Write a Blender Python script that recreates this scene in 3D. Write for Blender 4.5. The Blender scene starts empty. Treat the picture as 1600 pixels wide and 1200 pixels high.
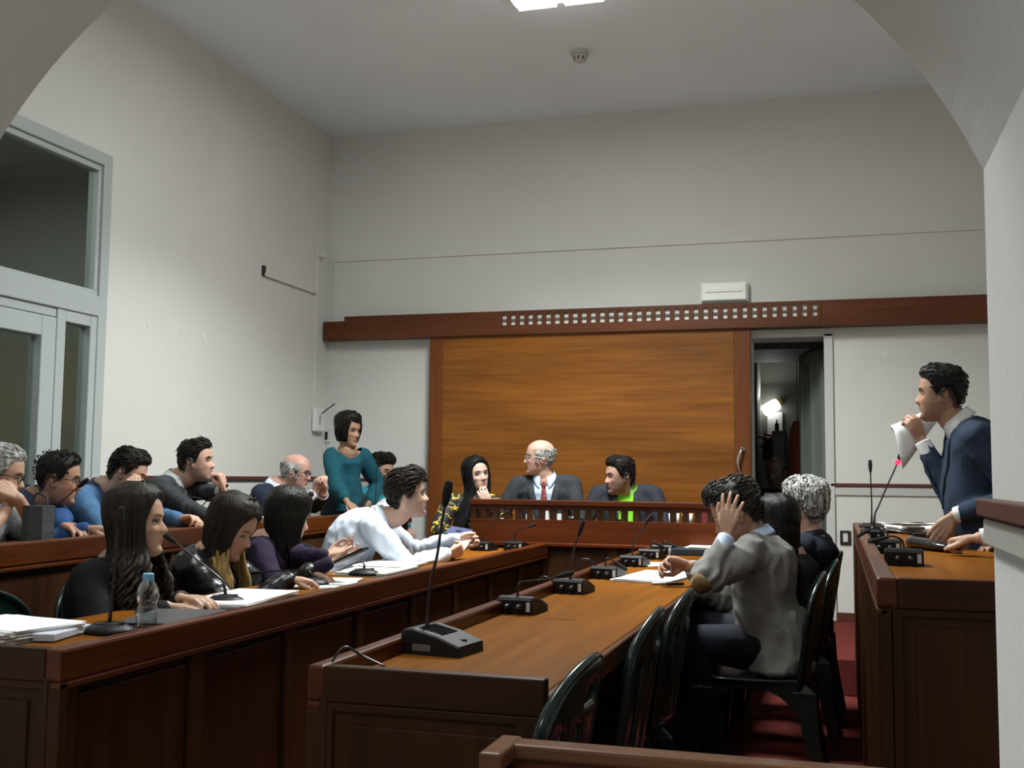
import bpy, bmesh, math, random, time
import numpy as np
from mathutils import Vector, Matrix, noise
T0 = time.time()
C = bpy.context.scene.collection
PI = math.pi
EYE_Z = 1.2

# ---------------------------------------------------------------- camera
cam_d = bpy.data.cameras.new('camera')
cam_d.sensor_width = 36.0
cam_d.lens = 36.0 * 1700.0 / 1600.0
cam_d.clip_start = 0.02
cam = bpy.data.objects.new('camera', cam_d); C.objects.link(cam)
_yaw, _pit, _rol = [math.radians(a) for a in (-16.51, 4.862, 0.576)]
_f = np.array([math.sin(_yaw)*math.cos(_pit), math.cos(_yaw)*math.cos(_pit), math.sin(_pit)])
_r = np.array([math.cos(_yaw), -math.sin(_yaw), 0.0])
_u = np.cross(_r, _f)
_R = math.cos(_rol)*_r + math.sin(_rol)*_u
_U = -math.sin(_rol)*_r + math.cos(_rol)*_u
cam.matrix_world = Matrix(((_R[0], _U[0], -_f[0], 0), (_R[1], _U[1], -_f[1], 0), (_R[2], _U[2], -_f[2], EYE_Z), (0, 0, 0, 1)))
bpy.context.scene.camera = cam

# ---------------------------------------------------------------- world, lights, exposure
sc = bpy.context.scene
sc.view_settings.view_transform = 'Standard'
sc.view_settings.look = 'None'
sc.view_settings.gamma = 1.0
sc.view_settings.use_curve_mapping = False
sc.view_settings.exposure = 0.04
world = bpy.data.worlds.new('world'); sc.world = world
world.use_nodes = True
world.node_tree.nodes['Background'].inputs[0].default_value = (0.02, 0.022, 0.026, 1)
world.node_tree.nodes['Background'].inputs[1].default_value = 0.3

def area(name, loc, sx, sy, power, col=(1, 0.97, 0.92), spread=180, rot=(0, 0, 0)):
    l = bpy.data.lights.new(name, 'AREA'); l.shape = 'RECTANGLE'; l.size = sx; l.size_y = sy
    l.energy = power; l.color = col; l.spread = math.radians(spread)
    o = bpy.data.objects.new(name, l); C.objects.link(o); o.location = loc; o.rotation_euler = rot
    return o
LIGHTS = [(-1.50, 5.40), (-1.50, 2.7)]
POWERS = [134, 16]
for (lx, ly), pw_ in zip(LIGHTS, POWERS):
    area('ceiling_lamp_light', (lx+.12, ly+.18, 3.9), 0.55, 1.2, pw_, (0.955, 1, 0.965), 128)
    area('ceiling_lamp_glow', (lx, ly, 3.885), 0.55, 1.2, pw_*.33, (0.955, 1, 0.965), 180)
area('front_room_lamp_light', (-0.9, -0.6, 3.0), 1.2, 0.6, 35, (0.96, 1, 0.96), 150)

# ---------------------------------------------------------------- materials
MATS = {}
def mat(name, col, rough=0.6, spec=0.4, metal=0.0, noise_amt=0.0, scale=8.0, bump=0.0, bump_scale=60.0, stretch=None, emit=None, coat=0.0, col2=None):
    if name in MATS: return MATS[name]
    m = bpy.data.materials.new(name); m.use_nodes = True
    nt = m.node_tree; b = nt.nodes['Principled BSDF']
    b.inputs['Base Color'].default_value = (*col, 1)
    b.inputs['Roughness'].default_value = rough
    b.inputs['Specular IOR Level'].default_value = spec
    b.inputs['Metallic'].default_value = metal
    b.inputs['Coat Weight'].default_value = coat
    b.inputs['Coat Roughness'].default_value = 0.15
    tc = nt.nodes.new('ShaderNodeTexCoord'); mp = nt.nodes.new('ShaderNodeMapping')
    nt.links.new(tc.outputs['Object'], mp.inputs['Vector'])
    if stretch: mp.inputs['Scale'].default_value = stretch
    if noise_amt or col2:
        n = nt.nodes.new('ShaderNodeTexNoise'); n.inputs['Scale'].default_value = scale; n.inputs['Detail'].default_value = 5
        nt.links.new(mp.outputs[0], n.inputs['Vector'])
        cr = nt.nodes.new('ShaderNodeValToRGB')
        c2 = col2 or tuple(min(1, c*(1+noise_amt)) for c in col)
        c1 = tuple(c*(1-noise_amt) for c in col) if not col2 else col
        cr.color_ramp.elements[0].position = 0.3; cr.color_ramp.elements[1].position = 0.7
        cr.color_ramp.elements[0].color = (*c1, 1); cr.color_ramp.elements[1].color = (*c2, 1)
        nt.links.new(n.outputs['Fac'], cr.inputs[0]); nt.links.new(cr.outputs[0], b.inputs['Base Color'])
    if bump:
        n2 = nt.nodes.new('ShaderNodeTexNoise'); n2.inputs['Scale'].default_value = bump_scale; n2.inputs['Detail'].default_value = 4
        nt.links.new(mp.outputs[0], n2.inputs['Vector'])
        bp = nt.nodes.new('ShaderNodeBump'); bp.inputs['Strength'].default_value = bump; bp.inputs['Distance'].default_value = 0.01
        nt.links.new(n2.outputs['Fac'], bp.inputs['Height']); nt.links.new(bp.outputs[0], b.inputs['Normal'])
    if emit:
        b.inputs['Emission Color'].default_value = (*emit[0], 1); b.inputs['Emission Strength'].default_value = emit[1]
    MATS[name] = m
    return m

def wood(name, dark, light, axis='y', rough=0.3, scale=1.0, spec=0.22):
    """varnished veneer: long grain along one axis"""
    if name in MATS: return MATS[name]
    m = bpy.data.materials.new(name); m.use_nodes = True
    nt = m.node_tree; b = nt.nodes['Principled BSDF']
    tc = nt.nodes.new('ShaderNodeTexCoord'); mp = nt.nodes.new('ShaderNodeMapping')
    nt.links.new(tc.outputs['Object'], mp.inputs['Vector'])
    s = {'x': (0.7, 14, 14), 'y': (14, 0.7, 14), 'z': (14, 14, 0.7)}[axis]
    mp.inputs['Scale'].default_value = [k*scale for k in s]
    n = nt.nodes.new('ShaderNodeTexNoise'); n.inputs['Scale'].default_value = 1.6; n.inputs['Detail'].default_value = 7; n.inputs['Roughness'].default_value = 0.62; n.inputs['Distortion'].default_value = 0.35
    nt.links.new(mp.outputs[0], n.inputs['Vector'])
    cr = nt.nodes.new('ShaderNodeValToRGB')
    cr.color_ramp.elements[0].position = 0.28; cr.color_ramp.elements[1].position = 0.72
    cr.color_ramp.elements[0].color = (*dark, 1); cr.color_ramp.elements[1].color = (*light, 1)
    nt.links.new(n.outputs['Fac'], cr.inputs[0])
    mp2 = nt.nodes.new('ShaderNodeMapping'); mp2.inputs['Scale'].default_value = [max(.5, k*.16) for k in s]; nt.links.new(tc.outputs['Object'], mp2.inputs['Vector'])
    nb = nt.nodes.new('ShaderNodeTexNoise'); nb.inputs['Scale'].default_value = 1.1; nb.inputs['Detail'].default_value = 1.5; nt.links.new(mp2.outputs[0], nb.inputs['Vector'])
    mr = nt.nodes.new('ShaderNodeMapRange'); mr.inputs['From Min'].default_value = .3; mr.inputs['From Max'].default_value = .7; mr.inputs['To Min'].default_value = .68; mr.inputs['To Max'].default_value = 1.18; nt.links.new(nb.outputs['Fac'], mr.inputs['Value'])
    vm = nt.nodes.new('ShaderNodeVectorMath'); vm.operation = 'SCALE'; nt.links.new(cr.outputs[0], vm.inputs[0]); nt.links.new(mr.outputs[0], vm.inputs['Scale'])
    nt.links.new(vm.outputs[0], b.inputs['Base Color'])
    bp = nt.nodes.new('ShaderNodeBump'); bp.inputs['Strength'].default_value = 0.05; bp.inputs['Distance'].default_value = 0.004
    nt.links.new(n.outputs['Fac'], bp.inputs['Height']); nt.links.new(bp.outputs[0], b.inputs['Normal'])
    b.inputs['Roughness'].default_value = rough; b.inputs['Specular IOR Level'].default_value = spec
    MATS[name] = m
    return m

# ---------------------------------------------------------------- tagging and mesh helpers
def tag(o, label=None, cat=None, group=None, kind=None):
    if label: o['label'] = label
    if cat: o['category'] = cat
    if group: o['group'] = group
    if kind: o['kind'] = kind
    return o
def empty(name, loc=(0, 0, 0), rz=0.0):
    o = bpy.data.objects.new(name, None); C.objects.link(o); o.location = loc; o.rotation_euler = (0, 0, rz)
    o.empty_display_size = 0.1
    return o
def from_data(name, verts, faces, m, parent=None, smooth=False, angle=None):
    me = bpy.data.meshes.new(name); me.from_pydata([tuple(map(float, v)) for v in verts], [], faces); me.update()
    o = bpy.data.objects.new(name, me); C.objects.link(o)
    for mm in (m if isinstance(m, (list, tuple)) else [m]):
        if mm: me.materials.append(mm)
    if smooth: me.shade_smooth()
    if parent:
        o.parent = parent
        if parent.get('_world'):                       # vertices given in world space
            o.matrix_parent_inverse = parent_matrix(parent).inverted()
    return o
def parent_matrix(p):
    m = Matrix.Translation(p.location) @ p.rotation_euler.to_matrix().to_4x4()
    return m
class MB:
    """collects simple solids into one mesh"""
    def __init__(s): s.v = []; s.f = []; s.mi = []
    def add(s, vs, fs, mi=0):
        o = len(s.v); s.v += [tuple(map(float, v)) for v in vs]; s.f += [tuple(i+o for i in f) for f in fs]; s.mi += [mi]*len(fs)
        return s
    def box(s, x0, x1, y0, y1, z0, z1, bev=0.0, mi=0):
        if bev <= 0:
            vs = [(x, y, z) for x in (x0, x1) for y in (y0, y1) for z in (z0, z1)]
            fs = [(0, 1, 3, 2), (4, 6, 7, 5), (0, 4, 5, 1), (2, 3, 7, 6), (0, 2, 6, 4), (1, 5, 7, 3)]
            return s.add(vs, fs, mi)
        bm = bmesh.new(); bmesh.ops.create_cube(bm, size=1.0)
        for v in bm.verts:
            v.co = Vector(((x0+x1)/2 + v.co.x*(x1-x0), (y0+y1)/2 + v.co.y*(y1-y0), (z0+z1)/2 + v.co.z*(z1-z0)))
        bmesh.ops.bevel(bm, geom=bm.edges[:], offset=min(bev, 0.45*min(abs(x1-x0), abs(y1-y0), abs(z1-z0))), segments=2, affect='EDGES', profile=0.5)
        bm.verts.index_update()
        s.add([v.co[:] for v in bm.verts], [tuple(v.index for v in f.verts) for f in bm.faces], mi); bm.free()
        return s
    def obox(s, c, sx, sy, sz, rz=0.0, bev=0.0, mi=0, tilt=None):
        k = MB().box(-sx/2, sx/2, -sy/2, sy/2, -sz/2, sz/2, bev)
        M = Matrix.Translation(c) @ Matrix.Rotation(rz, 4, 'Z')
        if tilt: M = M @ Matrix.Rotation(tilt[0], 4, tilt[1])
        return s.add([M @ Vector(v) for v in k.v], k.f, mi)
    def tube(s, pts, rad, n=8, mi=0):
        v, f = tube(pts, rad, n); return s.add(v, f, mi)
    def cyl(s, c, r, h, n=16, mi=0, r2=None, axis='z'):
        r2 = r if r2 is None else r2
        return s.lathe(c, [(0, 0), (r, 0), (r2, h), (0, h)], n, mi, axis)
    def lathe(s, c, prof, n=20, mi=0, axis='z', squash=1.0):
        vs = []; fs = []; idx = []
        for r, z in prof:
            if r < 1e-6: idx.append([len(vs)]); vs.append((0, 0, z))
            else:
                idx.append(list(range(len(vs), len(vs)+n)))
                vs += [(r*math.cos(2*PI*k/n), squash*r*math.sin(2*PI*k/n), z) for k in range(n)]
        for a, b in zip(idx[:-1], idx[1:]):
            for k in range(n):
                k2 = (k+1) % n
                if len(a) == 1 and len(b) == 1: continue
                if len(a) == 1: fs.append((a[0], b[k2], b[k]))
                elif len(b) == 1: fs.append((a[k], a[k2], b[0]))
                else: fs.append((a[k], a[k2], b[k2], b[k]))
        def tr(v):
            x, y, z = v
            if axis == 'y': x, y, z = x, z, y
            if axis == 'x': x, y, z = z, x, y
            return (x+c[0], y+c[1], z+c[2])
        return s.add([tr(v) for v in vs], fs, mi)
    def prism(s, poly, z0, z1, mi=0):
        n = len(poly); vs = [(x, y, z0) for x, y in poly]+[(x, y, z1) for x, y in poly]
        fs = [tuple(range(n-1, -1, -1)), tuple(range(n, 2*n))]+[(k, (k+1) % n, (k+1) % n+n, k+n) for k in range(n)]
        return s.add(vs, fs, mi)
    def build(s, name, m, parent=None, smooth=False):
        o = from_data(name, s.v, s.f, m, parent, smooth)
        if isinstance(m, (list, tuple)):
            o.data.polygons.foreach_set('material_index', s.mi)
        return o

def frames(P):
    P = np.asarray(P, float); n = len(P)
    T = np.zeros_like(P); T[0] = P[1]-P[0]; T[-1] = P[-1]-P[-2]
    if n > 2: T[1:-1] = P[2:]-P[:-2]
    T /= np.linalg.norm(T, axis=1)[:, None]+1e-12
    a = np.array([0, 0, 1.0]) if abs(T[0][2]) < 0.9 else np.array([1.0, 0, 0])
    N = [np.cross(a, T[0])]; N[0] /= np.linalg.norm(N[0])
    for i in range(1, n):
        k = N[-1]-T[i]*np.dot(N[-1], T[i]); N.append(k/(np.linalg.norm(k)+1e-12))
    N = np.array(N); B = np.cross(T, N)
    return T, N, B
def tube(P, rad, n=10, round_ends=True):
    P = np.asarray(P, float); r = np.broadcast_to(np.asarray(rad, float), (len(P),)).copy()
    T, N, B = frames(P)
    if round_ends:
        P = np.vstack([P[0]-T[0]*r[0]*0.75, P[0]-T[0]*r[0]*0.45, P, P[-1]+T[-1]*r[-1]*0.45, P[-1]+T[-1]*r[-1]*0.75])
        r = np.r_[r[0]*0.45, r[0]*0.85, r, r[-1]*0.85, r[-1]*0.45]
        N = np.vstack([N[0], N[0], N, N[-1], N[-1]]); B = np.vstack([B[0], B[0], B, B[-1], B[-1]])
    a = np.linspace(0, 2*PI, n, endpoint=False)
    rings = [P[i]+r[i]*(np.cos(a)[:, None]*N[i]+np.sin(a)[:, None]*B[i]) for i in range(len(P))]
    return loft(rings)
def loft(rings, cap=True, closed=True):
    n = len(rings[0]); vs = np.vstack(rings); fs = []
    for i in range(len(rings)-1):
        for k in range(n if closed else n-1):
            k2 = (k+1) % n
            fs.append((i*n+k, i*n+k2, (i+1)*n+k2, (i+1)*n+k))
    if cap:
        fs.append(tuple(range(n-1, -1, -1))); fs.append(tuple((len(rings)-1)*n+k for k in range(n)))
    return [tuple(v) for v in vs], fs
def bez(pts, n=12):
    """Catmull-Rom through points"""
    P = [np.array(p, float) for p in pts]; P = [2*P[0]-P[1]]+P+[2*P[-1]-P[-2]]
    out = []
    for i in range(1, len(P)-2):
        for k in range(n):
            t = k/n
            out.append(0.5*((2*P[i])+(P[i+1]-P[i-1])*t+(2*P[i-1]-5*P[i]+4*P[i+1]-P[i+2])*t*t+(3*P[i]-P[i-1]-3*P[i+1]+P[i+2])*t**3))
    out.append(P[-2]); return np.array(out)
def remesh(mb, voxel, smooth=2, dec=None):
    """voxel union of the closed solids in mb, returned as a mesh datablock"""
    me = bpy.data.meshes.new('t'); me.from_pydata(mb.v, [], mb.f); me.update()
    o = bpy.data.objects.new('t', me); C.objects.link(o)
    r = o.modifiers.new('r', 'REMESH'); r.mode = 'VOXEL'; r.voxel_size = voxel
    if smooth:
        s = o.modifiers.new('s', 'SMOOTH'); s.iterations = smooth; s.factor = 0.5
    if dec:
        d = o.modifiers.new('d', 'DECIMATE'); d.ratio = dec
    dg = bpy.context.evaluated_depsgraph_get()
    out = bpy.data.meshes.new_from_object(o.evaluated_get(dg))
    bpy.data.objects.remove(o); bpy.data.meshes.remove(me)
    out.shade_smooth()
    return out
def coords(me):
    a = np.empty(len(me.vertices)*3, np.float32); me.vertices.foreach_get('co', a); return a.reshape(-1, 3).astype(float)
def set_coords(me, a):
    me.vertices.foreach_set('co', a.astype(np.float32).ravel()); me.update()
def normals(me):
    a = np.empty(len(me.vertices)*3, np.float32); me.vertex_normals.foreach_get('vector', a); return a.reshape(-1, 3).astype(float)
def unit(v): v = np.asarray(v, float); return v/(np.linalg.norm(v)+1e-12)
def sstep(a, b, x): t = np.clip((x-a)/(b-a), 0, 1); return t*t*(3-2*t)
# ================================================================ helpers of place
def ray(u, v):
    return ((u-800)/1700.0)*_R+((600-v)/1700.0)*_U+_f
def at(u, v, x=None, y=None, z=None):
    """point of the room seen at photo position (u, v), on the plane x / y / z given"""
    d = ray(u, v)
    t = x/d[0] if x is not None else (y/d[1] if y is not None else (z-EYE_Z)/d[2])
    return np.array([0, 0, EYE_Z])+t*d

def lpart(name, mb, m, root, smooth=False, label=None):
    o = mb.build(name, m, root, smooth)
    o.matrix_parent_inverse = parent_matrix(root).inverted()
    if label: o['label'] = label
    return o
part = lpart

# ---------------------------------------------------------------- room materials
def wall_mat(name, col):
    if name in MATS: return MATS[name]
    m = mat(name, col, .9, .15, noise_amt=.035, scale=1.3, bump=.12, bump_scale=45)
    return m
W_WHITE = wall_mat('plaster', (.66, .66, .63))
W_CEIL = wall_mat('ceiling_plaster', (.82, .90, .94))
W_ARCH = wall_mat('arch_plaster', (.78, .795, .785))
CARPET = mat('red_carpet', (.13, .028, .024), .95, .05, noise_amt=.25, scale=90, bump=.5, bump_scale=400)
TRIM = mat('dark_red_rail', (.10, .028, .022), .45)
GREYRAIL = mat('pale_rail', (.5, .49, .47), .6)
ALU = mat('painted_frame', (.42, .46, .46), .4, .4)
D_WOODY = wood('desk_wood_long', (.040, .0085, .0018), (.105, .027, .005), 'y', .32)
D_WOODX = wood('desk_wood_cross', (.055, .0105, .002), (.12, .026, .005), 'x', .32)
D_WOODZ = wood('desk_wood_upright_shaded', (.028, .011, .0045), (.056, .022, .0085), 'z', .42, 1.0, .12)  # darkened copy of the desk wood; shade on the fronts is in its colour
D_WOODE = wood('desk_wood_end_shaded', (.024, .0085, .0035), (.048, .016, .006), 'x', .4, 1.0, .14)  # darker copy for the camera-side ends, their shade put into the colour
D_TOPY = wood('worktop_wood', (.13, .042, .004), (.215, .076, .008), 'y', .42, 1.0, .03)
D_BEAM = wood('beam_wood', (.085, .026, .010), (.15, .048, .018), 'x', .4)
D_DOORH = wood('door_wood_across', (.175, .058, .010), (.31, .115, .019), 'x', .33, 1.5)
D_DOORZ = wood('door_wood_upright', (.12, .036, .009), (.20, .062, .016), 'z', .35)
BLACK = mat('black_plastic', (.008, .008, .009), .5, .25)
DBLACK = mat('black_rubber', (.01, .01, .01), .6)
CHROME = mat('chrome', (.6, .6, .6), .18, .5, 1.0)
GREEN = mat('green_plastic', (.006, .016, .014), .22, .5)
PAPER = mat('paper', (.78, .79, .80), .8, .1, noise_amt=.03, scale=14)
YW = 8.2
XL = -4.035

def struct(name, mb, m, parent=None, smooth=False):
    o = mb.build(name, m, parent, smooth)
    if parent is None: o['kind'] = 'structure'
    return o
# floor, platforms
struct('floor', MB().box(-4.2, 2.2, -2.6, 11.2, -.1, 0), CARPET)
struct('floor_front', MB().box(-3.0, .9, -2.6, .9, 0.0, .012), mat('pale_bounce_floor', (.42, .41, .39), .5, noise_amt=.08, scale=5))  # unseen floor made pale to bounce neutral light up onto the arch
struct('floor_dais', MB().box(-4.03, 1.9, 6.46, 11.0, 0.001, .2, .004), CARPET)
struct('floor_platform_left', MB().box(-4.03, -2.92, 1.7, 6.455, .001, .12, .004), CARPET)
struct('floor_platform_right', MB().box(.12, 1.9, 2.5, 6.455, .001, .12, .004), CARPET)
# back wall with the doorway
mb = MB()
mb.box(-4.2, -.58, YW, YW+.3, -.05, 4.05); mb.box(-.04, 2.1, YW, YW+.3, -.05, 4.05); mb.box(-.58, -.04, YW, YW+.3, 2.25, 4.05)
struct('wall_back', mb, W_WHITE)
struct('wall_right', MB().box(1.95, 2.1, 1.6, YW, -.05, 4.05), W_WHITE)
mb = MB()
mb.box(XL-.1, XL, 5.30, YW, -.05, 4.05); mb.box(XL-.1, XL, 1.6, 5.3, 3.04, 4.05); mb.box(XL-.1, XL, 1.6, 3.2, -.05, 3.04)
struct('wall_left', mb, W_WHITE)
struct('ceiling', MB().box(-4.2, 2.1, 1.55, YW+.2, 4.05, 4.2), W_CEIL)
# arch wall in front of the camera: circular arch, centre (-.675, 1.258), radius .954
cx, cz, cr_ = -.675, 1.258, .954
xr, xl = .204, -1.554
a0 = math.acos((xr-cx)/cr_)
arc = [(cx+cr_*math.cos(a), cz+cr_*math.sin(a)) for a in np.linspace(a0, PI-a0, 49)]
y0, y1 = .85, 1.6
vs = []; fs = []
for yy in (y0, y1):
    for x_, z_ in arc: vs.append((x_, yy, z_))
    for x_, z_ in arc: vs.append((x_, yy, 4.1))
n = len(arc)
for k in range(n-1):
    fs.append((k, k+1, n+k+1, n+k)); fs.append((2*n+k+1, 2*n+k, 3*n+k, 3*n+k+1)); fs.append((k+1, k, 2*n+k, 2*n+k+1))
mb = MB(); mb.add(vs, fs)
mb.box(xr, 2.1, y0, y1, -.05, 4.1); mb.box(-4.3, xl, y0, y1, -.05, 4.1)
struct('wall_arch', mb, W_ARCH)
mb = MB().box(xr-.02, xr+.01, .9, 1.61, 1.153, 1.177, .003)
struct('trim_1', mb, TRIM)
struct('trim_2', MB().box(xr-.012, xr+.01, .9, 1.605, 1.115, 1.150, .003), GREYRAIL)
# the room the camera stands in
mb = MB(); mb.box(.9, 1.0, -2.6, .85, -.05, 3.2)
struct('wall_front_right', mb, W_WHITE)
struct('wall_front_left', MB().box(-3.1, -3.0, -2.6, .85, -.05, 3.2), W_WHITE)
struct('wall_front', MB().box(-3.1, 1.0, -2.7, -2.6, -.05, 3.2), W_WHITE)
struct('ceiling_front', MB().box(-3.1, 1.0, -2.7, .85, 3.2, 3.3), W_CEIL)
# dado rails
for k, (x0, x1) in enumerate(((XL+.02, -3.10), (-.03, 1.95))):
    struct('trim_%d' % (3+k), MB().box(x0, x1, YW-.02, YW, 1.152, 1.176, .003), TRIM)
    struct('trim_%d' % (5+k), MB().box(x0, x1, YW-.012, YW, 1.09, 1.148, .003), GREYRAIL)
struct('trim_7', MB().box(XL, XL+.02, 5.32, YW, 1.157, 1.183, .003), TRIM)
struct('baseboard_back', MB().box(-.03, 1.95, YW-.015, YW, .2, .26, .003), TRIM)
# cable trunking
struct('trim_8', MB().box(XL+.02, 1.95, YW-.012, YW, 2.972, 3.032, .002), W_WHITE)
struct('trim_9', MB().box(-4.0, -3.98, YW-.012, YW, 2.5, 2.972, .002), W_WHITE)
struct('trim_10', MB().box(XL, XL+.02, 7.94, 7.97, 1.66, 3.05, .003), W_WHITE)
mb = MB(); q0 = at(412, 425, x=XL+.01); q1 = at(497, 462, x=XL+.01)
mb.box(XL, XL+.022, q0[1], q1[1], 2.66, 2.685, .003)
struct('trim_11', mb, W_WHITE)
struct('trim_12', MB().box(XL, XL+.02, q0[1]-.012, q0[1]+.016, 2.66, 2.735), mat('dark_slot', (.02, .02, .02), .6))
struct('trim_13', MB().box(XL+.0, XL+.07, 7.98, 7.999, 2.97, 3.03, .003), W_WHITE)
# plaster scars
SC = mat('bare_plaster', (.72, .72, .70), .9)
for i, (u, v, s_) in enumerate(((232, 507, .9), (283, 520, .6), (318, 525, 1.6), (362, 532, .8), (392, 542, .8))):
    p = at(u, v, x=XL); k = MB(); r_ = random.Random(i)
    poly = [(p[1]+.016*s_*math.cos(a)*r_.uniform(.6, 1.3), p[2]+.018*s_*math.sin(a)*r_.uniform(.6, 1.3)) for a in np.linspace(0, 2*PI, 10)[:-1]]
    v_ = [(XL+.0, a, b) for a, b in poly]+[(XL+.003, a, b) for a, b in poly]; m_ = len(poly)
    k.add(v_, [tuple(range(m_, 2*m_))]+[(j, (j+1) % m_, (j+1) % m_+m_, j+m_) for j in range(m_)])
    w_ = bpy.data.objects['wall_left']; k.build('plaster_scar', SC, w_)
for i, (u, v, s_) in enumerate(((1308, 555, .8), (1383, 552, 1.3))):
    p = at(u, v, y=YW); k = MB().cyl((p[0], YW-.003, p[2]), .016*s_, .003, 9, axis='y'); k.build('plaster_scar', SC, bpy.data.objects['wall_back'])

# ---------------------------------------------------------------- glazed door in the left wall
dr = empty('door_1', (XL, 4.2, 0)); dr['kind'] = 'structure'
xf0, xf1 = XL-.06, XL+.025
Y0, Y1 = 3.2, 5.30
mb = MB()
mb.box(xf0, xf1, Y1-.075, Y1, -.0, 3.04, .006); mb.box(xf0, xf1, Y0, Y0+.075, 0, 3.04, .006)
mb.box(xf0, xf1-.002, Y0+.075, Y1-.075, 2.965, 3.04, .006); mb.box(xf0, xf1+.002, Y0+.075, Y1-.075, 2.085, 2.20, .006)
mb.box(xf0, XL+.01, Y0+.075, Y1-.075, 2.20, 2.235, .004); mb.box(xf0, XL+.008, Y1-.105, Y1-.075, 2.236, 2.93, .004)
mb.box(xf0, XL+.005, Y0+.075, Y1-.075, 2.93, 2.965, .004)
part('frame', mb, ALU, dr)
GLASS = bpy.data.materials.new('window_glass'); GLASS.use_nodes = True
nt = GLASS.node_tree; nt.nodes.remove(nt.nodes['Principled BSDF'])
g1 = nt.nodes.new('ShaderNodeBsdfTransparent'); g1.inputs[0].default_value = (.75, .8, .78, 1)
g2 = nt.nodes.new('ShaderNodeBsdfGlossy'); g2.inputs['Roughness'].default_value = .03
lw_ = nt.nodes.new('ShaderNodeLayerWeight'); lw_.inputs[0].default_value = .5
pw3 = nt.nodes.new('ShaderNodeMath'); pw3.operation = 'POWER'; pw3.inputs[1].default_value = 4.0; nt.links.new(lw_.outputs['Facing'], pw3.inputs[0])
fr_ = nt.nodes.new('ShaderNodeMath'); fr_.operation = 'MULTIPLY_ADD'; fr_.inputs[1].default_value = .6; fr_.inputs[2].default_value = .045; nt.links.new(pw3.outputs[0], fr_.inputs[0])
mx = nt.nodes.new('ShaderNodeMixShader'); nt.links.new(fr_.outputs[0], mx.inputs[0]); nt.links.new(g1.outputs[0], mx.inputs[1]); nt.links.new(g2.outputs[0], mx.inputs[2])
nt.links.new(mx.outputs[0], nt.nodes['Material Output'].inputs[0])
part('pane', MB().box(XL-.03, XL-.022, Y0+.05, Y1-.09, 2.2, 2.96), GLASS, dr)
# side light, y 4.895 .. 5.225
mb = MB(); a_, b_ = 4.895, 5.225
mb.box(xf0, XL+.018, a_, a_+.07, .0, 2.085, .006); mb.box(xf0, XL+.018, b_-.055, b_, 0, 2.085, .006)
mb.box(xf0, XL+.017, a_+.07, b_-.055, 2.02, 2.085, .006); mb.box(xf0, XL+.017, a_+.07, b_-.055, 0, .25, .006)
o = part('side_light', mb, ALU, dr)
part('pane', MB().box(XL-.03, XL-.022, a_+.06, b_-.045, .25, 2.02), GLASS, dr)
for (a_, b_) in ((4.07, 4.885), (3.28, 4.06)):
    mb = MB()
    mb.box(xf0, XL+.022, a_, a_+.11, .0, 2.03, .006); mb.box(xf0, XL+.022, b_-.11, b_, 0, 2.03, .006)
    mb.box(xf0, XL+.021, a_+.11, b_-.11, 1.92, 2.03, .006); mb.box(xf0, XL+.021, a_+.11, b_-.11, 0, .25, .006)
    part('door_leaf', mb, ALU, dr); part('pane', MB().box(XL-.03, XL-.022, a_+.1, b_-.1, .25, 1.93), GLASS, dr)
mb = MB().box(xf0, XL+.012, 3.28, 4.89, 2.035, 2.085, .004)
part('head_rail', mb, ALU, dr)
# added box behind the panes, lit to imitate the ceiling's reflection in them
mb = MB(); mb.box(-6.2, -6.1, 2.2, 6.5, 0, 3.4); mb.box(-6.2, XL-.1, 6.4, 6.5, 0, 3.4); mb.box(-6.2, XL-.1, 2.2, 2.3, 0, 3.4); mb.box(-6.2, XL-.1, 2.2, 6.5, 3.3, 3.4); mb.box(-6.2, XL-.1, 2.2, 6.5, -.1, 0)
struct('wall_pane_backdrop', mb, mat('pane_backdrop_paint', (.30, .30, .26), .9))
area('pane_fill_light', (-5.2, 4.4, 3.2), .6, .6, 26, (.95, 1, .93), 180)  # added fill lamp, lifts the box walls so the glass looks reflective

# ---------------------------------------------------------------- wooden beam over the sliding door
bm_ = empty('trim_14', (-1.4, 8.1, 2.3)); bm_['kind'] = 'structure'
by0, by1 = 8.07, YW
mb = MB(); mb.box(-4.02, -3.83, by0+.012, by1, 2.302, 2.455, .003); mb.box(-3.83, -2.51, by0, by1, 2.302, 2.49, .003)
part('beam', mb, D_BEAM, bm_)
part('beam', MB().box(-.078, 1.95, by0, by1, 2.302, 2.49, .003), D_BEAM, bm_)
part('beam', MB().box(-2.51, -.078, by0, by1, 2.302, 2.378, .003), D_BEAM, bm_)
part('top_rail', MB().box(-2.51, -.078, by0, by0+.02, 2.463, 2.49, .002), D_BEAM, bm_)
hs_ = 34; p0, p1 = -2.495, -.088; stp = (p1-p0)/hs_
slm = MB().box(-(stp-.038)/2, (stp-.038)/2, by0, by0+.02, 2.376, 2.465).v
for k in range(hs_+1):
    xx = p0+stp*k-.0
    s_ = MB().box(xx-(stp-.038)/2, xx+(stp-.038)/2, by0, by0+.02, 2.376, 2.465)
    part('slat', s_, D_BEAM, bm_)
part('shade_strip', MB().box(-2.51, -.078, by0+.012, by0+.022, 2.411, 2.428), mat('shade_strip_grey', (.16, .14, .12), .7), bm_)  # grey strip standing in for the shade across the middle of the holes
part('bright_fill_board', MB().box(-2.51, -.078, by0+.026, by0+.036, 2.37, 2.47), mat('fill_board_white', (.8, .79, .74), .6), bm_)  # white board added close behind the slats to brighten their holes
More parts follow.
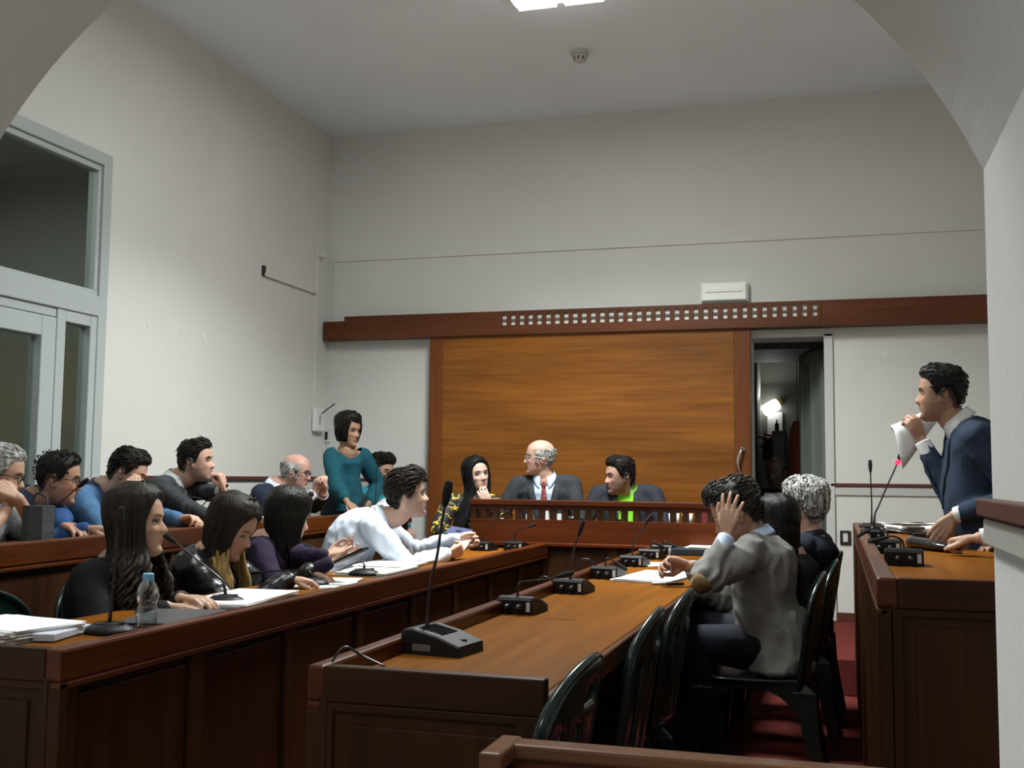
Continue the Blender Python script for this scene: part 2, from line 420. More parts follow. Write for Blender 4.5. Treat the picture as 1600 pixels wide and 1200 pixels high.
# ---------------------------------------------------------------- sliding door
sd_ = empty('door_2', (-1.84, 8.12, .2)); sd_['kind'] = 'structure'
dy0, dy1 = 8.10, 8.15
part('stile', MB().box(-3.09, -2.975, dy0, dy1, .21, 2.31, .003), D_DOORZ, sd_)
part('stile', MB().box(-.70, -.58, dy0, dy1, .21, 2.31, .003), D_DOORZ, sd_)
part('panel', MB().box(-2.975, -.70, dy0+.003, dy1, .21, 2.31, .002), D_DOORH, sd_)
mb = MB(); a = at(1156, 702, y=8.07); b = at(1160, 744, y=8.07)
mb.tube(bez([(a[0]+.018, 8.10, a[2]), (a[0]+.012, 8.06, a[2]-.005), (a[0]-.012, 8.05, (a[2]+b[2])/2+.03), (a[0]-.014, 8.05, (a[2]+b[2])/2-.03), (a[0]+.006, 8.06, b[2]+.005), (a[0]+.012, 8.10, b[2])], 5), .0095, 10)
mb.cyl((a[0]+.016, 8.088, a[2]), .02, .012, 16, axis='y'); mb.cyl((a[0]+.012, 8.088, b[2]), .02, .012, 16, axis='y')
part('handle', mb, CHROME, sd_, True)
# doorway frame
df = empty('door_3', (-.3, 8.3, .2)); df['kind'] = 'structure'
part('jamb', MB().box(-.062, .0, YW-.02, YW+.32, .2, 2.262, .004), mat('white_paint', (.55, .55, .53), .5), df)
part('head', MB().box(-.7, .0, YW-.02, YW+.32, 2.24, 2.30, .004), mat('white_paint', (.55, .55, .53), .5), df)
# corridor beyond
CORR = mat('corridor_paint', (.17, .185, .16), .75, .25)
mb = MB(); mb.box(-1.2, -.9, YW+.3, 11, 0, 3); mb.box(.1, .4, YW+.3, 11, 0, 3); mb.box(-1.2, .4, 10.6, 11, 0, 3); mb.box(-1.2, .4, YW+.3, 11, 2.42, 2.6)
struct('wall_corridor', mb, CORR)
struct('wall_corridor_pier', MB().box(-.9, -.66, 10.0, 10.6, 0, 2.42), CORR)
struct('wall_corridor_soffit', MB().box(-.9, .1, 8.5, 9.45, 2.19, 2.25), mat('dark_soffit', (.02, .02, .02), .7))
# glazed leaf standing open at an angle
lf = empty('door_4', (-.065, 8.54, .2)); lf['kind'] = 'structure'
def leafpt(s, z, off=0): return (-.070-.175*s+off*.94, 8.54+.47*s+off*.35, z)
def leafbox(s0, s1, z0, z1, t):
    vs = [leafpt(s, z, o_) for s in (s0, s1) for o_ in (-t, t) for z in (z0, z1)]
    return MB().add(vs, [(0, 1, 3, 2), (4, 6, 7, 5), (0, 4, 5, 1), (2, 3, 7, 6), (0, 2, 6, 4), (1, 5, 7, 3)])
LFM = mat('leaf_grey_green', (.22, .25, .23), .4)
mb = MB()
for a_, b_, c_, d_ in ((0, .07, .2, 2.2), (.46, .52, .2, 2.2), (.93, 1, .2, 2.2), (0, 1, 2.1, 2.2), (0, 1, .2, 1.15)):
    q = leafbox(a_, b_, c_, d_, .018); mb.add(q.v, q.f)
part('leaf_frame', mb, LFM, lf)
for a_, b_ in ((.07, .46), (.52, .93)): part('pane', leafbox(a_, b_, 1.15, 2.1, .004), mat('frosted_green_glass', (.27, .31, .28), .2, .6), lf)
# dark red coat / drape further in
# ================================================================ FURNITURE
def counter(name, label, cat, group, xf, y0, y1, zr, ztop, depth, side, floor, panels, skew=0.0, cap=.045, near_end=True, far_end=False, slatw=None, rail_h=.075):
    """long panelled counter running in depth; front face at x = xf, worktop extending to side (-1 / +1)"""
    root = empty(name, (xf, (y0+y1)/2, floor)); tag(root, label, cat, group)
    W = wood; s = side
    X = lambda d, y: xf+s*d+skew*(y-y0)
    def slab(d0, d1, ya, yb, z0, z1, bev=.004):
        k = MB().box(0, 1, ya, yb, z0, z1)
        kk = MB().box(min(s*d0, s*d1), max(s*d0, s*d1), ya, yb, z0, z1, bev)
        return MB().add([(xf+x+skew*(y-y0), y, z) for x, y, z in kk.v], kk.f)
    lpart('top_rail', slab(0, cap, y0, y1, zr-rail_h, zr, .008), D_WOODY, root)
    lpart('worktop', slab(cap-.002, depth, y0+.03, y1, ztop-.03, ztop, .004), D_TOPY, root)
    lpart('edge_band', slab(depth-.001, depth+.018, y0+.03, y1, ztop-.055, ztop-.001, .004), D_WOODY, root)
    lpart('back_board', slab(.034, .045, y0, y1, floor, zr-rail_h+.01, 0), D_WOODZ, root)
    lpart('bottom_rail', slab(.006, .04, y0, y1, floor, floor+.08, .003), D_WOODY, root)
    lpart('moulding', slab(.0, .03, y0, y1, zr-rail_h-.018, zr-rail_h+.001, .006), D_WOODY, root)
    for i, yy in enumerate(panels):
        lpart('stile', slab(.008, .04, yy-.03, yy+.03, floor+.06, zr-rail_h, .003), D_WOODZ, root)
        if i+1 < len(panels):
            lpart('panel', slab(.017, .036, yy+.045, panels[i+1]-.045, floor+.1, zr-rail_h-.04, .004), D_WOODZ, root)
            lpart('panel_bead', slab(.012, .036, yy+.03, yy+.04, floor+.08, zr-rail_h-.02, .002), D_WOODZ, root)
    for yy, on in ((y0, near_end), (y1, far_end)):
        if not on: continue
        sg = 1 if yy == y0 else -1
        def cross(d0, d1, t0, t1, z0, z1, bev=.004):
            ya, yb = sorted((yy+sg*t0, yy+sg*t1)); kk = MB().box(min(s*d0, s*d1), max(s*d0, s*d1), ya, yb, z0, z1, bev)
            return MB().add([(xf+x+skew*(yy-y0), y, z) for x, y, z in kk.v], kk.f)
        e = depth+.02
        if yy == y0 or far_end == 'full':
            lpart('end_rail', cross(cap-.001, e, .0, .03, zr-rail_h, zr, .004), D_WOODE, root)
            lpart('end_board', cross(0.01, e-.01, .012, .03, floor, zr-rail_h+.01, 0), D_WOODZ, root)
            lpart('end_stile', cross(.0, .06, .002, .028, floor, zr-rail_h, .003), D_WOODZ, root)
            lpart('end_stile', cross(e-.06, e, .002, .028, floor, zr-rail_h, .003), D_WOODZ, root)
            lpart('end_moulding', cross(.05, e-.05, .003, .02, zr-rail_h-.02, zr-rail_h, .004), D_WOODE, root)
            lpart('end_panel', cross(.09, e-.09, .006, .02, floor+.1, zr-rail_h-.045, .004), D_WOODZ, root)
    return root
ps = [2.15+.535*i for i in range(9)]
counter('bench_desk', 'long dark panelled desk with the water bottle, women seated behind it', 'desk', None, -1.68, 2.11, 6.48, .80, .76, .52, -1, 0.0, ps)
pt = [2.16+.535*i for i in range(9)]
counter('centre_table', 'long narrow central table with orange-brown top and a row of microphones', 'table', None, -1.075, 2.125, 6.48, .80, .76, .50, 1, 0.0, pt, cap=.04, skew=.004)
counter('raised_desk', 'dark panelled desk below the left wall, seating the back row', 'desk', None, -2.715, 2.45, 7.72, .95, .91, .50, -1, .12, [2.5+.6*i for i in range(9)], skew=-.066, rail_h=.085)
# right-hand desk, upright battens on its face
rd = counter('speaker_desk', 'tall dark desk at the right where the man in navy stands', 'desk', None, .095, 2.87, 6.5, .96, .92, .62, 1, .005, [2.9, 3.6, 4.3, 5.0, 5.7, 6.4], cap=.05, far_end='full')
for i in range(26):
    yy = 3.0+.135*i
    lpart('batten', MB().box(.097, .112, yy-.012, yy+.012, .05, .88, .003), D_WOODZ, rd)
# near bench at the bottom edge of the frame
nb_ = empty('front_bench', (-.2, 1.78, 0)); tag(nb_, 'near wooden rail crossing the bottom edge of the view', 'bench')
lpart('top_rail', MB().box(-.545, .2, 1.765, 1.815, .735, .76, .006), wood('rail_wood', (.09, .035, .016), (.17, .075, .035), 'x', .2), nb_)
lpart('end_cap', MB().box(-.552, -.512, 1.69, 1.82, .733, .762, .006), wood('rail_wood', (.09, .035, .016), (.17, .075, .035), 'x', .2), nb_)
lpart('panel', MB().box(-.53, .2, 1.775, 1.805, 0, .735, .002), D_WOODX, nb_)
lpart('end_panel', MB().box(-.545, -.52, 1.70, 1.81, 0, .733, .002), D_WOODZ, nb_)
# ---------------------------------------------------------------- podium
pd = empty('podium', (-1.35, 6.6, .2)); tag(pd, 'wooden dais counter with slotted rail before the bald man in red tie', 'desk')
px0, px1, py = -2.19, -.40, 6.5
lpart('top_rail', MB().box(px0, px1, py-.012, py+.07, 1.022, 1.058, .006), D_WOODX, pd)
lpart('upper_board', MB().box(px0, px1, py, py+.035, 1.0, 1.024), D_WOODX, pd)
lpart('lower_board', MB().box(px0, px1, py, py+.035, .79, .938, .002), D_WOODX, pd)
ns_ = 24; st_ = .0735
x_ = px0+.036
prev = px0
k = 0
while prev < px1-.005:
    a_ = px0+.036+st_*k; b_ = a_+.036
    lpart('slat', MB().box(prev, min(a_, px1), py+.001, py+.034, .936, 1.002), D_WOODZ, pd)
    prev = min(b_, px1) if b_ < px1 else px1
    k += 1
lpart('moulding', MB().box(px0, px1, py-.014, py+.03, .775, .80, .006), D_WOODX, pd)
lpart('base_board', MB().box(px0, px1, py+.018, py+.035, .2, .79), D_WOODZ, pd)
for i in range(5):
    a_ = px0+.44*i
    lpart('stile', MB().box(a_, min(px1, a_+.06), py, py+.03, .2, .776, .003), D_WOODZ, pd)
    if a_+.4 < px1: lpart('panel', MB().box(a_+.085, a_+.415, py+.008, py+.03, .28, .74, .004), D_WOODZ, pd)
lpart('side_board', MB().box(px0, px0+.03, py+.035, py+.62, .2, 1.05, .003), D_WOODZ, pd)
lpart('worktop', MB().box(px0+.03, px1, py+.035, py+.52, .87, .90, .003), D_TOPY, pd)
# ---------------------------------------------------------------- plastic chairs
def make_chair(label, x, y, floor, heading, group=None):
    root = empty('plastic_chair', (0, 0, 0)); tag(root, label, 'chair', group)
    # local: +x is the front
    mb = MB(); rows = []
    for s in np.linspace(0, 1, 9):
        xx = .22-.42*s; hw = .205+.02*math.sin(s*PI)-.02*s
        if s == 0: hw = .18
        rows.append([(xx-.02*abs(t_)**3, hw*t_, .445-.018*math.cos(t_*PI/2)*math.sin(s*PI)-.035*max(0, (.12-s)/.12)-.0*s) for t_ in np.linspace(-1, 1, 11)])
    def shell(rows, th, nrm):
        n_ = len(rows[0]); v = [p for r in rows for p in r]; m0 = len(v)
        v2 = [tuple(np.array(p)+np.array(nrm)*th) for p in v]; f = []
        for i in range(len(rows)-1):
            for j in range(n_-1):
                a, b, c, d = i*n_+j, i*n_+j+1, (i+1)*n_+j+1, (i+1)*n_+j
                f += [(a, b, c, d), (a+m0, d+m0, c+m0, b+m0)]
        R_ = len(rows)
        per = [j for j in range(n_)]+[i*n_+n_-1 for i in range(1, R_)]+[(R_-1)*n_+j for j in range(n_-2, -1, -1)]+[i*n_ for i in range(R_-2, 0, -1)]
        for a, b in zip(per, per[1:]+per[:1]): f.append((a, a+m0, b+m0, b))
        return v+v2, f
    v, f = shell(rows, .012, (0, 0, -1)); mb.add(v, f)
    o = mb.build('seat', GREEN, root, True); 
    # backrest: curved sheet with rounded top and a hand hole
    def bp(t_, s):
        hw = (.215+.012*s)*(1 if s < .66 else math.sqrt(max(0, 1-((s-.66)/.342)**2)))
        y_ = hw*t_
        return (-.190-.065*s-.035*math.cos(y_/.228*PI/2)+.015, y_, .43+.40*s)
    vs = []; fs = []; gx, gz = 16, 18
    for i in range(gz+1):
        for j in range(gx+1): vs.append(bp(-1+2*j/gx, i/gz))
    for i in range(gz):
        for j in range(gx):
            if i in (14, 15) and 6 <= j <= 9: continue
            if 2 <= i <= 12 and j in (2, 5, 10, 13): continue
            fs.append((i*(gx+1)+j, i*(gx+1)+j+1, (i+1)*(gx+1)+j+1, (i+1)*(gx+1)+j))
    ob = from_data('backrest', vs, fs, GREEN, root, True)
    sm_ = ob.modifiers.new('s', 'SOLIDIFY'); sm_.thickness = .012
    edge = MB()
    pts = [bp(-1, s) for s in (0, .2, .4, .6, .75, .85, .92, .97, .995)]
    pts = pts+[(bp(0, 1)[0], 0, .831)]+[(a, -b, c) for a, b, c in reversed(pts)]
    edge.tube(bez(pts, 3), .011, 8)
    edge.build('back_rim', GREEN, root, True)
    for sx, sy in ((1, 1), (1, -1), (-1, 1), (-1, -1)):
        l_ = MB(); xt = .17 if sx > 0 else -.18; xb = .225 if sx > 0 else -.27
        T_ = [(xt-.04*sx, .17*sy, .44), (xt+.02*sx, .19*sy, .40), (xt+.04*sx, .205*sy, .25), (xb, .225*sy, .005)]
        r2 = []
        for (a, b, c), wd in zip(T_, (.055, .042, .03, .022)):
            r2.append(np.array([(a-wd, b-.012*sy, c), (a+wd, b-.012*sy, c), (a+wd*.9, b+.012*sy, c), (a-wd*.9, b+.012*sy, c)]))
        v, f = loft(r2); l_.add(v, f); l_.build('leg', GREEN, root)
    for sy in (1, -1):   # arched apron under each side
        ap = MB()
        arch = [(xx, .192*sy, .44-.0*abs(xx)) for xx in np.linspace(.18, -.18, 9)]
        r2 = [np.array([(xx, .185*sy, .44), (xx, .2*sy, .44), (xx, .2*sy, .405-.10*(abs(xx)/.18)**3), (xx, .185*sy, .405-.10*(abs(xx)/.18)**3)]) for xx in np.linspace(.18, -.18, 11)]
        v, f = loft(r2); ap.add(v, f)
        ap.build('apron', GREEN, root)
    root.location = (x, y, floor); root.rotation_euler = (0, 0, math.radians(heading))
    return root
def dup(root, x, y, floor, heading, label, group=None):
    r = root.copy(); C.objects.link(r); r.location = (x, y, floor); r.rotation_euler = (0, 0, math.radians(heading)); r['label'] = label
    if group: r['group'] = group
    elif 'group' in r: del r['group']
    for ch in list(root.children):
        c = ch.copy(); C.objects.link(c); c.parent = r
    return r
G1 = 'green plastic chairs along the central table'
ch0 = make_chair('green plastic chair under the man in the grey jacket', -.32, 4.50, 0, 180, G1)
dup(ch0, -.755, 2.22, 0, 179, 'empty green chair nearest the camera, tucked under the central table', G1)
dup(ch0, -.75, 3.08, 0, 181, 'empty green chair second along the central table from its near end', G1)
dup(ch0, -.735, 3.62, 0, 181, 'empty green chair right before the grey jacket man\'s knees', G1)
dup(ch0, -.27, 5.22, 0, 180, 'green chair under the woman with long dark hair by the doorway', G1)
dup(ch0, -.25, 5.86, 0, 180, 'green chair under the man with curly grey hair', G1)
G2 = 'green plastic chairs behind the women\'s desk'
c_ = at(22, 921, x=-2.5)
dup(ch0, -2.31, c_[1]-.10, 0, 0, 'empty green chair beside the paper stack, at the frame\'s left edge', G2)
dup(ch0, -2.30, 3.36, 0, 0, 'green chair under the woman behind the water bottle', G2)
dup(ch0, -2.42, 3.83, 0, 0, 'green chair under the woman in the leather jacket', G2)
dup(ch0, -2.42, 4.48, 0, 0, 'green chair under the woman in purple', G2)
dup(ch0, -2.42, 5.20, 0, 0, 'green chair under the young man in the white shirt', G2)
# ================================================================ LAMPS AND WALL FITTINGS
LAMP = mat('lamp_panel', (.9, .9, .88), .5, emit=((.96, 1, .97), 11.0))
for i, (lx, ly) in enumerate(LIGHTS):
    r = empty('ceiling_lamp', (lx, ly, 3.96)); tag(r, ['bright twin-panel ceiling lamp cut by the top edge', 'bright twin-panel ceiling lamp nearer the arch, above the desks'][i], 'lamp')
    fr = MB().box(lx-.29, lx+.29, ly-.63, ly+.63, 3.985, 4.05, .006)
    lpart('housing', fr, mat('lamp_housing', (.7, .7, .7), .4), r)
    for sx in (-1, 1):
        lpart('diffuser', MB().box(lx+sx*.14-.115, lx+sx*.14+.115, ly-.6, ly+.6, 3.955, 3.986), LAMP, r)
p = at(906, 80, z=4.05)
r = empty('smoke_detector', (p[0], p[1], 4.05)); tag(r, 'small round white smoke detector on the ceiling', 'smoke detector')
lpart('base', MB().cyl((p[0], p[1], 4.02), .06, .03, 24), mat('detector_white', (.5, .5, .48), .5), r)
lpart('sensor', MB().lathe((p[0], p[1], 3.975), [(0, 0), (.026, 0), (.040, .012), (.044, .05), (0, .05)], 20), mat('detector_white', (.5, .5, .48), .5), r)
vent = MB()
for a in np.linspace(0, 2*PI, 9)[:-1]: vent.obox((p[0]+.0405*math.cos(a), p[1]+.0405*math.sin(a), 3.995), .008, .004, .022, a+PI/2)
lpart('vent', vent, BLACK, r)
# emergency light over the beam
r = empty('emergency_light', (-.77, 8.15, 2.51)); tag(r, 'white rectangular emergency light on the wall above the beam', 'lamp')
lpart('housing', MB().box(-.945, -.595, 8.135, YW, 2.512, 2.662, .008), mat('fitting_white', (.80, .82, .78), .4), r)
lpart('cover', MB().box(-.935, -.605, 8.115, 8.136, 2.520, 2.654, .010), mat('milky_cover', (.85, .88, .83), .2, .6), r)
lpart('tube_lamp', MB().tube([(-.90, 8.112, 2.588), (-.64, 8.112, 2.588)], .006, 8), mat('lamp_tube', (.85, .87, .82), .3), r)
lpart('reflector', MB().box(-.925, -.615, 8.1125, 8.116, 2.602, 2.640, .002), mat('reflector', (.86, .89, .84), .25), r)
# router and sockets in the corner
r = empty('router', (XL+.03, 8.02, 1.62)); tag(r, 'white wall router with a black stick antenna in the corner', 'router')
lpart('case', MB().box(XL+.005, XL+.045, 7.93, 8.10, 1.545, 1.735, .012), mat('router_white', (.72, .72, .70), .35), r)
lpart('slot', MB().box(XL+.044, XL+.047, 7.995, 8.003, 1.60, 1.68), BLACK, r)
a = at(503, 646, x=XL+.06); b = at(523, 631, x=XL+.20)
lpart('antenna', MB().tube([a, b], .005, 8), BLACK, r)
lpart('cable', MB().tube(bez([(XL+.03, 8.05, 1.55), (XL+.05, 8.08, 1.47), (XL+.06, 8.12, 1.40), (XL+.06, 8.15, 1.33)], 5), .003, 6), mat('grey_cable', (.3, .3, .3), .5), r)
def socket(label, x, z, w, h, m, m2, wall='b'):
    r = empty('wall_socket', (x, YW, z)); tag(r, label, 'socket')
    lpart('plate', MB().box(x-w/2, x+w/2, YW-.012, YW, z-h/2, z+h/2, .003), m, r)
    k = MB()
    k.box(x-w*.22, x+w*.22, YW-.015, YW-.011, z-h*.30, z+h*.30, .001)
    lpart('insert', k, m2, r); return r
PW = mat('plate_white', (.62, .62, .6), .4)
p = at(510, 681, y=YW); socket('white socket plate below the router', p[0], p[2], .075, .11, PW, BLACK)
p = at(505, 699, y=YW); socket('small white box under the socket plate by the corner', p[0], p[2], .05, .05, PW, PW)
p = at(1321, 840, y=YW); socket('dark socket plate with a white insert on the right wall', p[0], p[2], .075, .10, mat('plate_brown', (.03, .022, .018), .4), PW)
# ---------------------------------------------------------------- corridor things
p = at(1205, 637, y=10.55)
r = empty('wall_lamp', (p[0], 10.55, p[2])); tag(r, 'glowing wall lamp in the dark corridor', 'lamp')
k = MB()
for v_ in MB().box(-.075, .075, -.05, .05, -.055, .055, .02).v: pass
bx = MB().box(-.085, .085, -.05, .05, -.055, .055, .03)
rotm = Matrix.Translation((p[0], 10.52, p[2])) @ Matrix.Rotation(-.5, 4, 'Y')
lpart('shade', MB().add([rotm @ Vector(v_) for v_ in bx.v], bx.f), mat('lit_shade', (.9, .9, .85), .5, emit=((1, .98, .93), 5)), r)
lpart('bracket', MB().cyl((p[0]+.075, 10.52, p[2]+.05), .035, .08, 16, axis='y'), mat('brass', (.35, .26, .08), .35, metal=1), r)
area('wall_lamp_light', (p[0], 10.42, p[2]+.1), .12, .1, 1.5, rot=(math.radians(-145), 0, 0))
p = at(1211, 664, y=10.58)
tag(MB().box(p[0]-.07, p[0]+.07, 10.57, 10.598, p[2]-.16, p[2]+.12, .002).build('wall_notice', mat('notice_white', (.7, .72, .7), .7)), 'pale notice on the corridor wall below the lamp', 'notice')
# cabinet and plant
p = at(1218, 700, y=9.8)
r = empty('filing_box', (p[0], 9.8, .2)); tag(r, 'grey upright cabinet standing in the corridor', 'cabinet')
lpart('body', MB().box(p[0]-.06, p[0]+.06, 9.7, 9.9, .2, 1.62, .01), mat('cabinet_grey', (.12, .14, .14), .4), r)
lpart('door', MB().box(p[0]-.052, p[0]+.052, 9.692, 9.70, .25, 1.58, .004), mat('cabinet_grey2', (.14, .16, .16), .35), r)
tag(MB().lathe((p[0]-.02, 9.78, 1.62), [(0, 0), (.018, 0), (.018, .06), (.006, .075), (.006, .10), (0, .10)], 10).build('small_bottle', DBLACK), 'small dark bottle on top of the corridor cabinet', 'bottle')
p = at(1199, 712, y=9.75)
r = empty('potted_plant', (p[0], 9.75, .2)); tag(r, 'potted plant with dark pink flowers on a corridor stand', 'plant')
lpart('stand', MB().box(p[0]-.045, p[0]+.045, 9.70, 9.80, .2, 1.36, .004), mat('stand_white', (.3, .3, .28), .6), r)
lpart('pot', MB().lathe((p[0], 9.75, 1.36), [(0, 0), (.035, 0), (.045, .09), (0, .09)], 16), mat('dark_pot', (.02, .02, .02), .4), r)
rn = random.Random(4); lv = MB(); flw = MB()
for i in range(26):
    a = rn.uniform(0, 2*PI); ln = rn.uniform(.05, .10)
    tip = (p[0]+ln*.8*math.cos(a), 9.75+ln*.8*math.sin(a), 1.46+rn.uniform(.01, .11))
    lv.tube([(p[0], 9.75, 1.44), ((p[0]+tip[0])/2, (9.75+tip[1])/2, tip[2]), tip], [.004, .014, .003], 4)
for i in range(14):
    a = rn.uniform(0, 2*PI); q = (p[0]+rn.uniform(0, .07)*math.cos(a), 9.72+.05*math.sin(a), 1.53+rn.uniform(0, .06))
    flw.lathe(q, [(0, -.008), (.014, -.004), (.018, .006), (.006, .012), (0, .010)], 7)
lpart('foliage', lv, mat('dark_leaf', (.015, .035, .015), .5), r); lpart('flowers', flw, mat('pink_petal', (.40, .03, .08), .5), r)
# dark red coat hanging
p = at(1246, 700, y=9.25)
r = empty('hanging_coat', (p[0], 9.3, 1.0)); tag(r, 'dull red coat hanging beside the glazed leaf in the corridor', 'coat')
rows = []
for z_, w_ in ((.7, .085), (1.0, .085), (1.3, .08), (1.5, .075), (1.62, .06), (1.68, .03)):
    th = np.linspace(0, 2*PI, 17)[:-1]
    rows.append(np.stack([p[0]+w_*np.cos(th), 9.32+.05*np.sin(th)+.008*np.sin(th*5), np.full(16, z_)], 1))
v, f = loft(rows); lpart('cloth', MB().add(v, f), mat('dull_red_cloth', (.16, .04, .025), .9), r, True)
lpart('hook', MB().tube([(p[0], 9.33, 1.68), (p[0], 9.33, 2.42)], .003, 6), BLACK, r)

# ================================================================ MICROPHONES
def mic(label, base, heading, path, style='box', group=None, head_r=.0095, red=False, cable=None, sc=1.0, backlabel=True):
    """base: point on the worktop. path: world points of the gooseneck from the base up"""
    bx, by, bz = base
    r = empty('conference_microphone', (bx, by, bz)); tag(r, label, 'microphone', group)
    h = math.radians(heading); ca, sa = math.cos(h), math.sin(h)
    def L(p): return (bx+sc*(p[0]*ca-p[1]*sa), by+sc*(p[0]*sa+p[1]*ca), bz+sc*p[2])
    sc = sc*(.9 if style == 'box' else .84)
    if style == 'box':     # wedge: tall at the back (local -x), low at the front (+x)
        prof = [(-.075, .0), (-.078, .05), (-.070, .060), (-.045, .062), (.02, .048), (.082, .026), (.085, .0)]
        rows = []
        for yy, ins in ((-.068, .004), (-.064, 0), (.064, 0), (.068, .004)):
            rows.append(np.array([L((x_*(1-ins*5), yy, max(0.0, z_-ins))) for x_, z_ in prof]))
        v, f = loft(rows); lpart('base', MB().add(v, f), BLACK, r)
        k = MB()
        v_ = [L(q) for q in ((-.045, -.045, .0635), (-.045, .045, .0635), (.01, -.045, .0525), (.01, .045, .0525))]
        for j in range(9):
            t_ = -.04+.06*j/8; z_ = .0632-(t_+.045)*.2 if t_ > -.045 else .0632
            k.add([L(q) for q in ((t_, -.045, .0615-(t_+.045)*.215), (t_, .045, .0615-(t_+.045)*.215), (t_+.003, .045, .0645-(t_+.045)*.215), (t_+.003, -.045, .0645-(t_+.045)*.215))], [(0, 1, 2, 3), (3, 2, 1, 0)])
        lpart('speaker_grille', k, DBLACK, r)
        for sy in (-.022, .022):
            a_ = L((-.078, sy, .03)); b_ = L((-.10, sy, .028))
            lpart('connector', MB().tube([a_, b_], .009*sc, 10), mat('connector_grey', (.06, .06, .06), .3, metal=.6), r, True)
        if backlabel: q_ = [(-.0785, -.060, .012), (-.0785, -.046, .012), (-.0785, -.046, .045), (-.0785, -.060, .045)]; dq = (-.0008, 0, 0)
        else: q_ = [(-.045, -.0682, .010), (.005, -.0682, .010), (.005, -.0682, .026), (-.045, -.0682, .026)]; dq = (0, -.0008, 0)
        vs_ = [L(q) for q in q_]+[L((q[0]+dq[0], q[1]+dq[1], q[2])) for q in q_]
        lpart('rating_label', MB().add(vs_, [(0, 1, 2, 3), (7, 6, 5, 4), (0, 4, 5, 1), (1, 5, 6, 2), (2, 6, 7, 3), (3, 7, 4, 0)]), mat('sticker_white', (.5, .5, .48) if backlabel else (.12, .12, .115), .6) if backlabel else mat('sticker_grey', (.12, .12, .115), .6), r)
        lpart('button', MB().cyl(L((.06, .0, .030)), .010*sc, .006, 12), mat('button_grey', (.05, .05, .05), .3), r)
    else:                  # low rounded oval foot
        k = MB(); k.lathe((0, 0, 0), [(0, 0), (.082, 0), (.088, .006), (.080, .018), (.055, .030), (.02, .036), (0, .037)], 28, squash=.78)
        lpart('base', MB().add([L(v_) for v_ in k.v], k.f), BLACK, r, True)
        k = MB(); k.lathe((0, 0, .0), [(.050, .0325), (.054, .034), (.050, .035)], 24, squash=.72)
        lpart('ring', MB().add([L(v_) for v_ in k.v], k.f), mat('dark_ring', (.05, .05, .05), .2), r, True)
        lpart('button', MB().cyl(L((.045, 0, .027)), .012*sc, .010, 12), mat('button_grey', (.05, .05, .05), .3), r)
    pts = bez([np.array(q, float) for q in path], 6)
    n_ = len(pts); rr = np.interp(np.linspace(0, 1, n_), [0, .12, .2, 1], [.0075, .006, .0042, .0036])*sc
    lpart('gooseneck', MB().tube(pts, rr, 8), mat('gooseneck_metal', (.035, .03, .028), .22, .6, metal=.6), r, True)
    d = unit(pts[-1]-pts[-2]); e = pts[-1]
    hp = [e-d*.006, e+d*.012, e+d*.03, e+d*.048]
    lpart('windscreen', MB().tube(hp, [head_r*.6*sc, head_r*.95*sc, head_r*1.05*sc, head_r*.9*sc], 12), mat('foam', (.012, .012, .012), .95, bump=.6, bump_scale=900), r, True)
    if red:
        lpart('lit_ring', MB().tube([e-d*.004, e+d*.006], [head_r*1.02]*2, 14), mat('red_led_ring', (.5, .01, .02), .4, emit=((1, .03, .10), 2.2)), r, True, 'glowing red ring')
    if cable is not None:
        for cb in cable:
            lpart('cable', MB().tube(bez(cb, 6), .0032, 7), mat('cable_black', (.02, .018, .018), .25, .6), r, True)
    return r
def up(pix, y): return [at(u, v, y=y) for u, v in pix]
G3 = 'microphones along the central table'
B = np.array

def gm(label, y, pix, zt, heading, style='box', group=None, cab=None, **kw):
    path = up(pix, y); path[0][2] = zt+(.045 if style == 'box' else .033)
    h = math.radians(heading); d_ = .04 if style == 'box' else 0
    base = (path[0][0]+d_*math.cos(h), path[0][1]+d_*math.sin(h), zt)
    cb = [[at(q[0], q[1], y=y+(q[2] if len(q) > 2 else 0)) for q in c] for c in cab] if cab else None
    return mic(label, base, heading, path, style, group, cable=cb, **kw)
def up(pix, y): return [at(u, v, y=y) for u, v in pix]
G3 = 'microphones along the central table'
gm('large near table microphone with a tall straight neck', 2.62, [(668, 1015), (668, 960), (674, 905), (683, 868), (690, 820), (696, 785)], .76, -8, 'box', G3, sc=1.12, backlabel=False, head_r=.012,
   cab=[[(655, 1022), (640, 1028), (618, 1040), (606, 1034), (618, 1010), (634, 1004), (655, 1018), (668, 1022)]])
tb = at(532, 1032, y=2.2)
tag(MB().tube(bez([(tb[0], 2.16, .803), at(533, 1014, y=2.17), at(545, 1012, y=2.18), at(565, 1024, y=2.2), at(600, 1041, y=2.2)], 6), .0028, 7).build('loose_cable', mat('cable_black', (.02, .018, .018), .25, .6), None, True), 'thin loose cable over the near corner of the central table', 'cable')
gm('second table microphone, neck bent flat to the right', 3.42, [(809, 944), (809, 925), (811, 912), (826, 908), (855, 905), (872, 901)], .76, 84, 'box', G3,
   cab=[[(790, 950), (768, 945), (757, 952), (764, 968), (785, 976), (803, 972), (812, 958)]])
gm('third table microphone, straight neck leaning right', 4.08, [(891, 912), (891, 890), (893, 872), (899, 852), (905, 834)], .76, 84, 'box', G3,
   cab=[[(876, 925), (860, 905), (850, 901), (843, 906), (845, 925), (853, 938), (862, 944)]])
gm('fourth table microphone with a thick looped cable', 4.72, [(946, 890), (946, 878), (948, 872), (958, 876), (964, 880)], .76, 84, 'box', G3,
   cab=[[(935, 902), (925, 885), (915, 874), (908, 875), (906, 888), (909, 908)], [(940, 900), (932, 884), (920, 874), (911, 874)]])
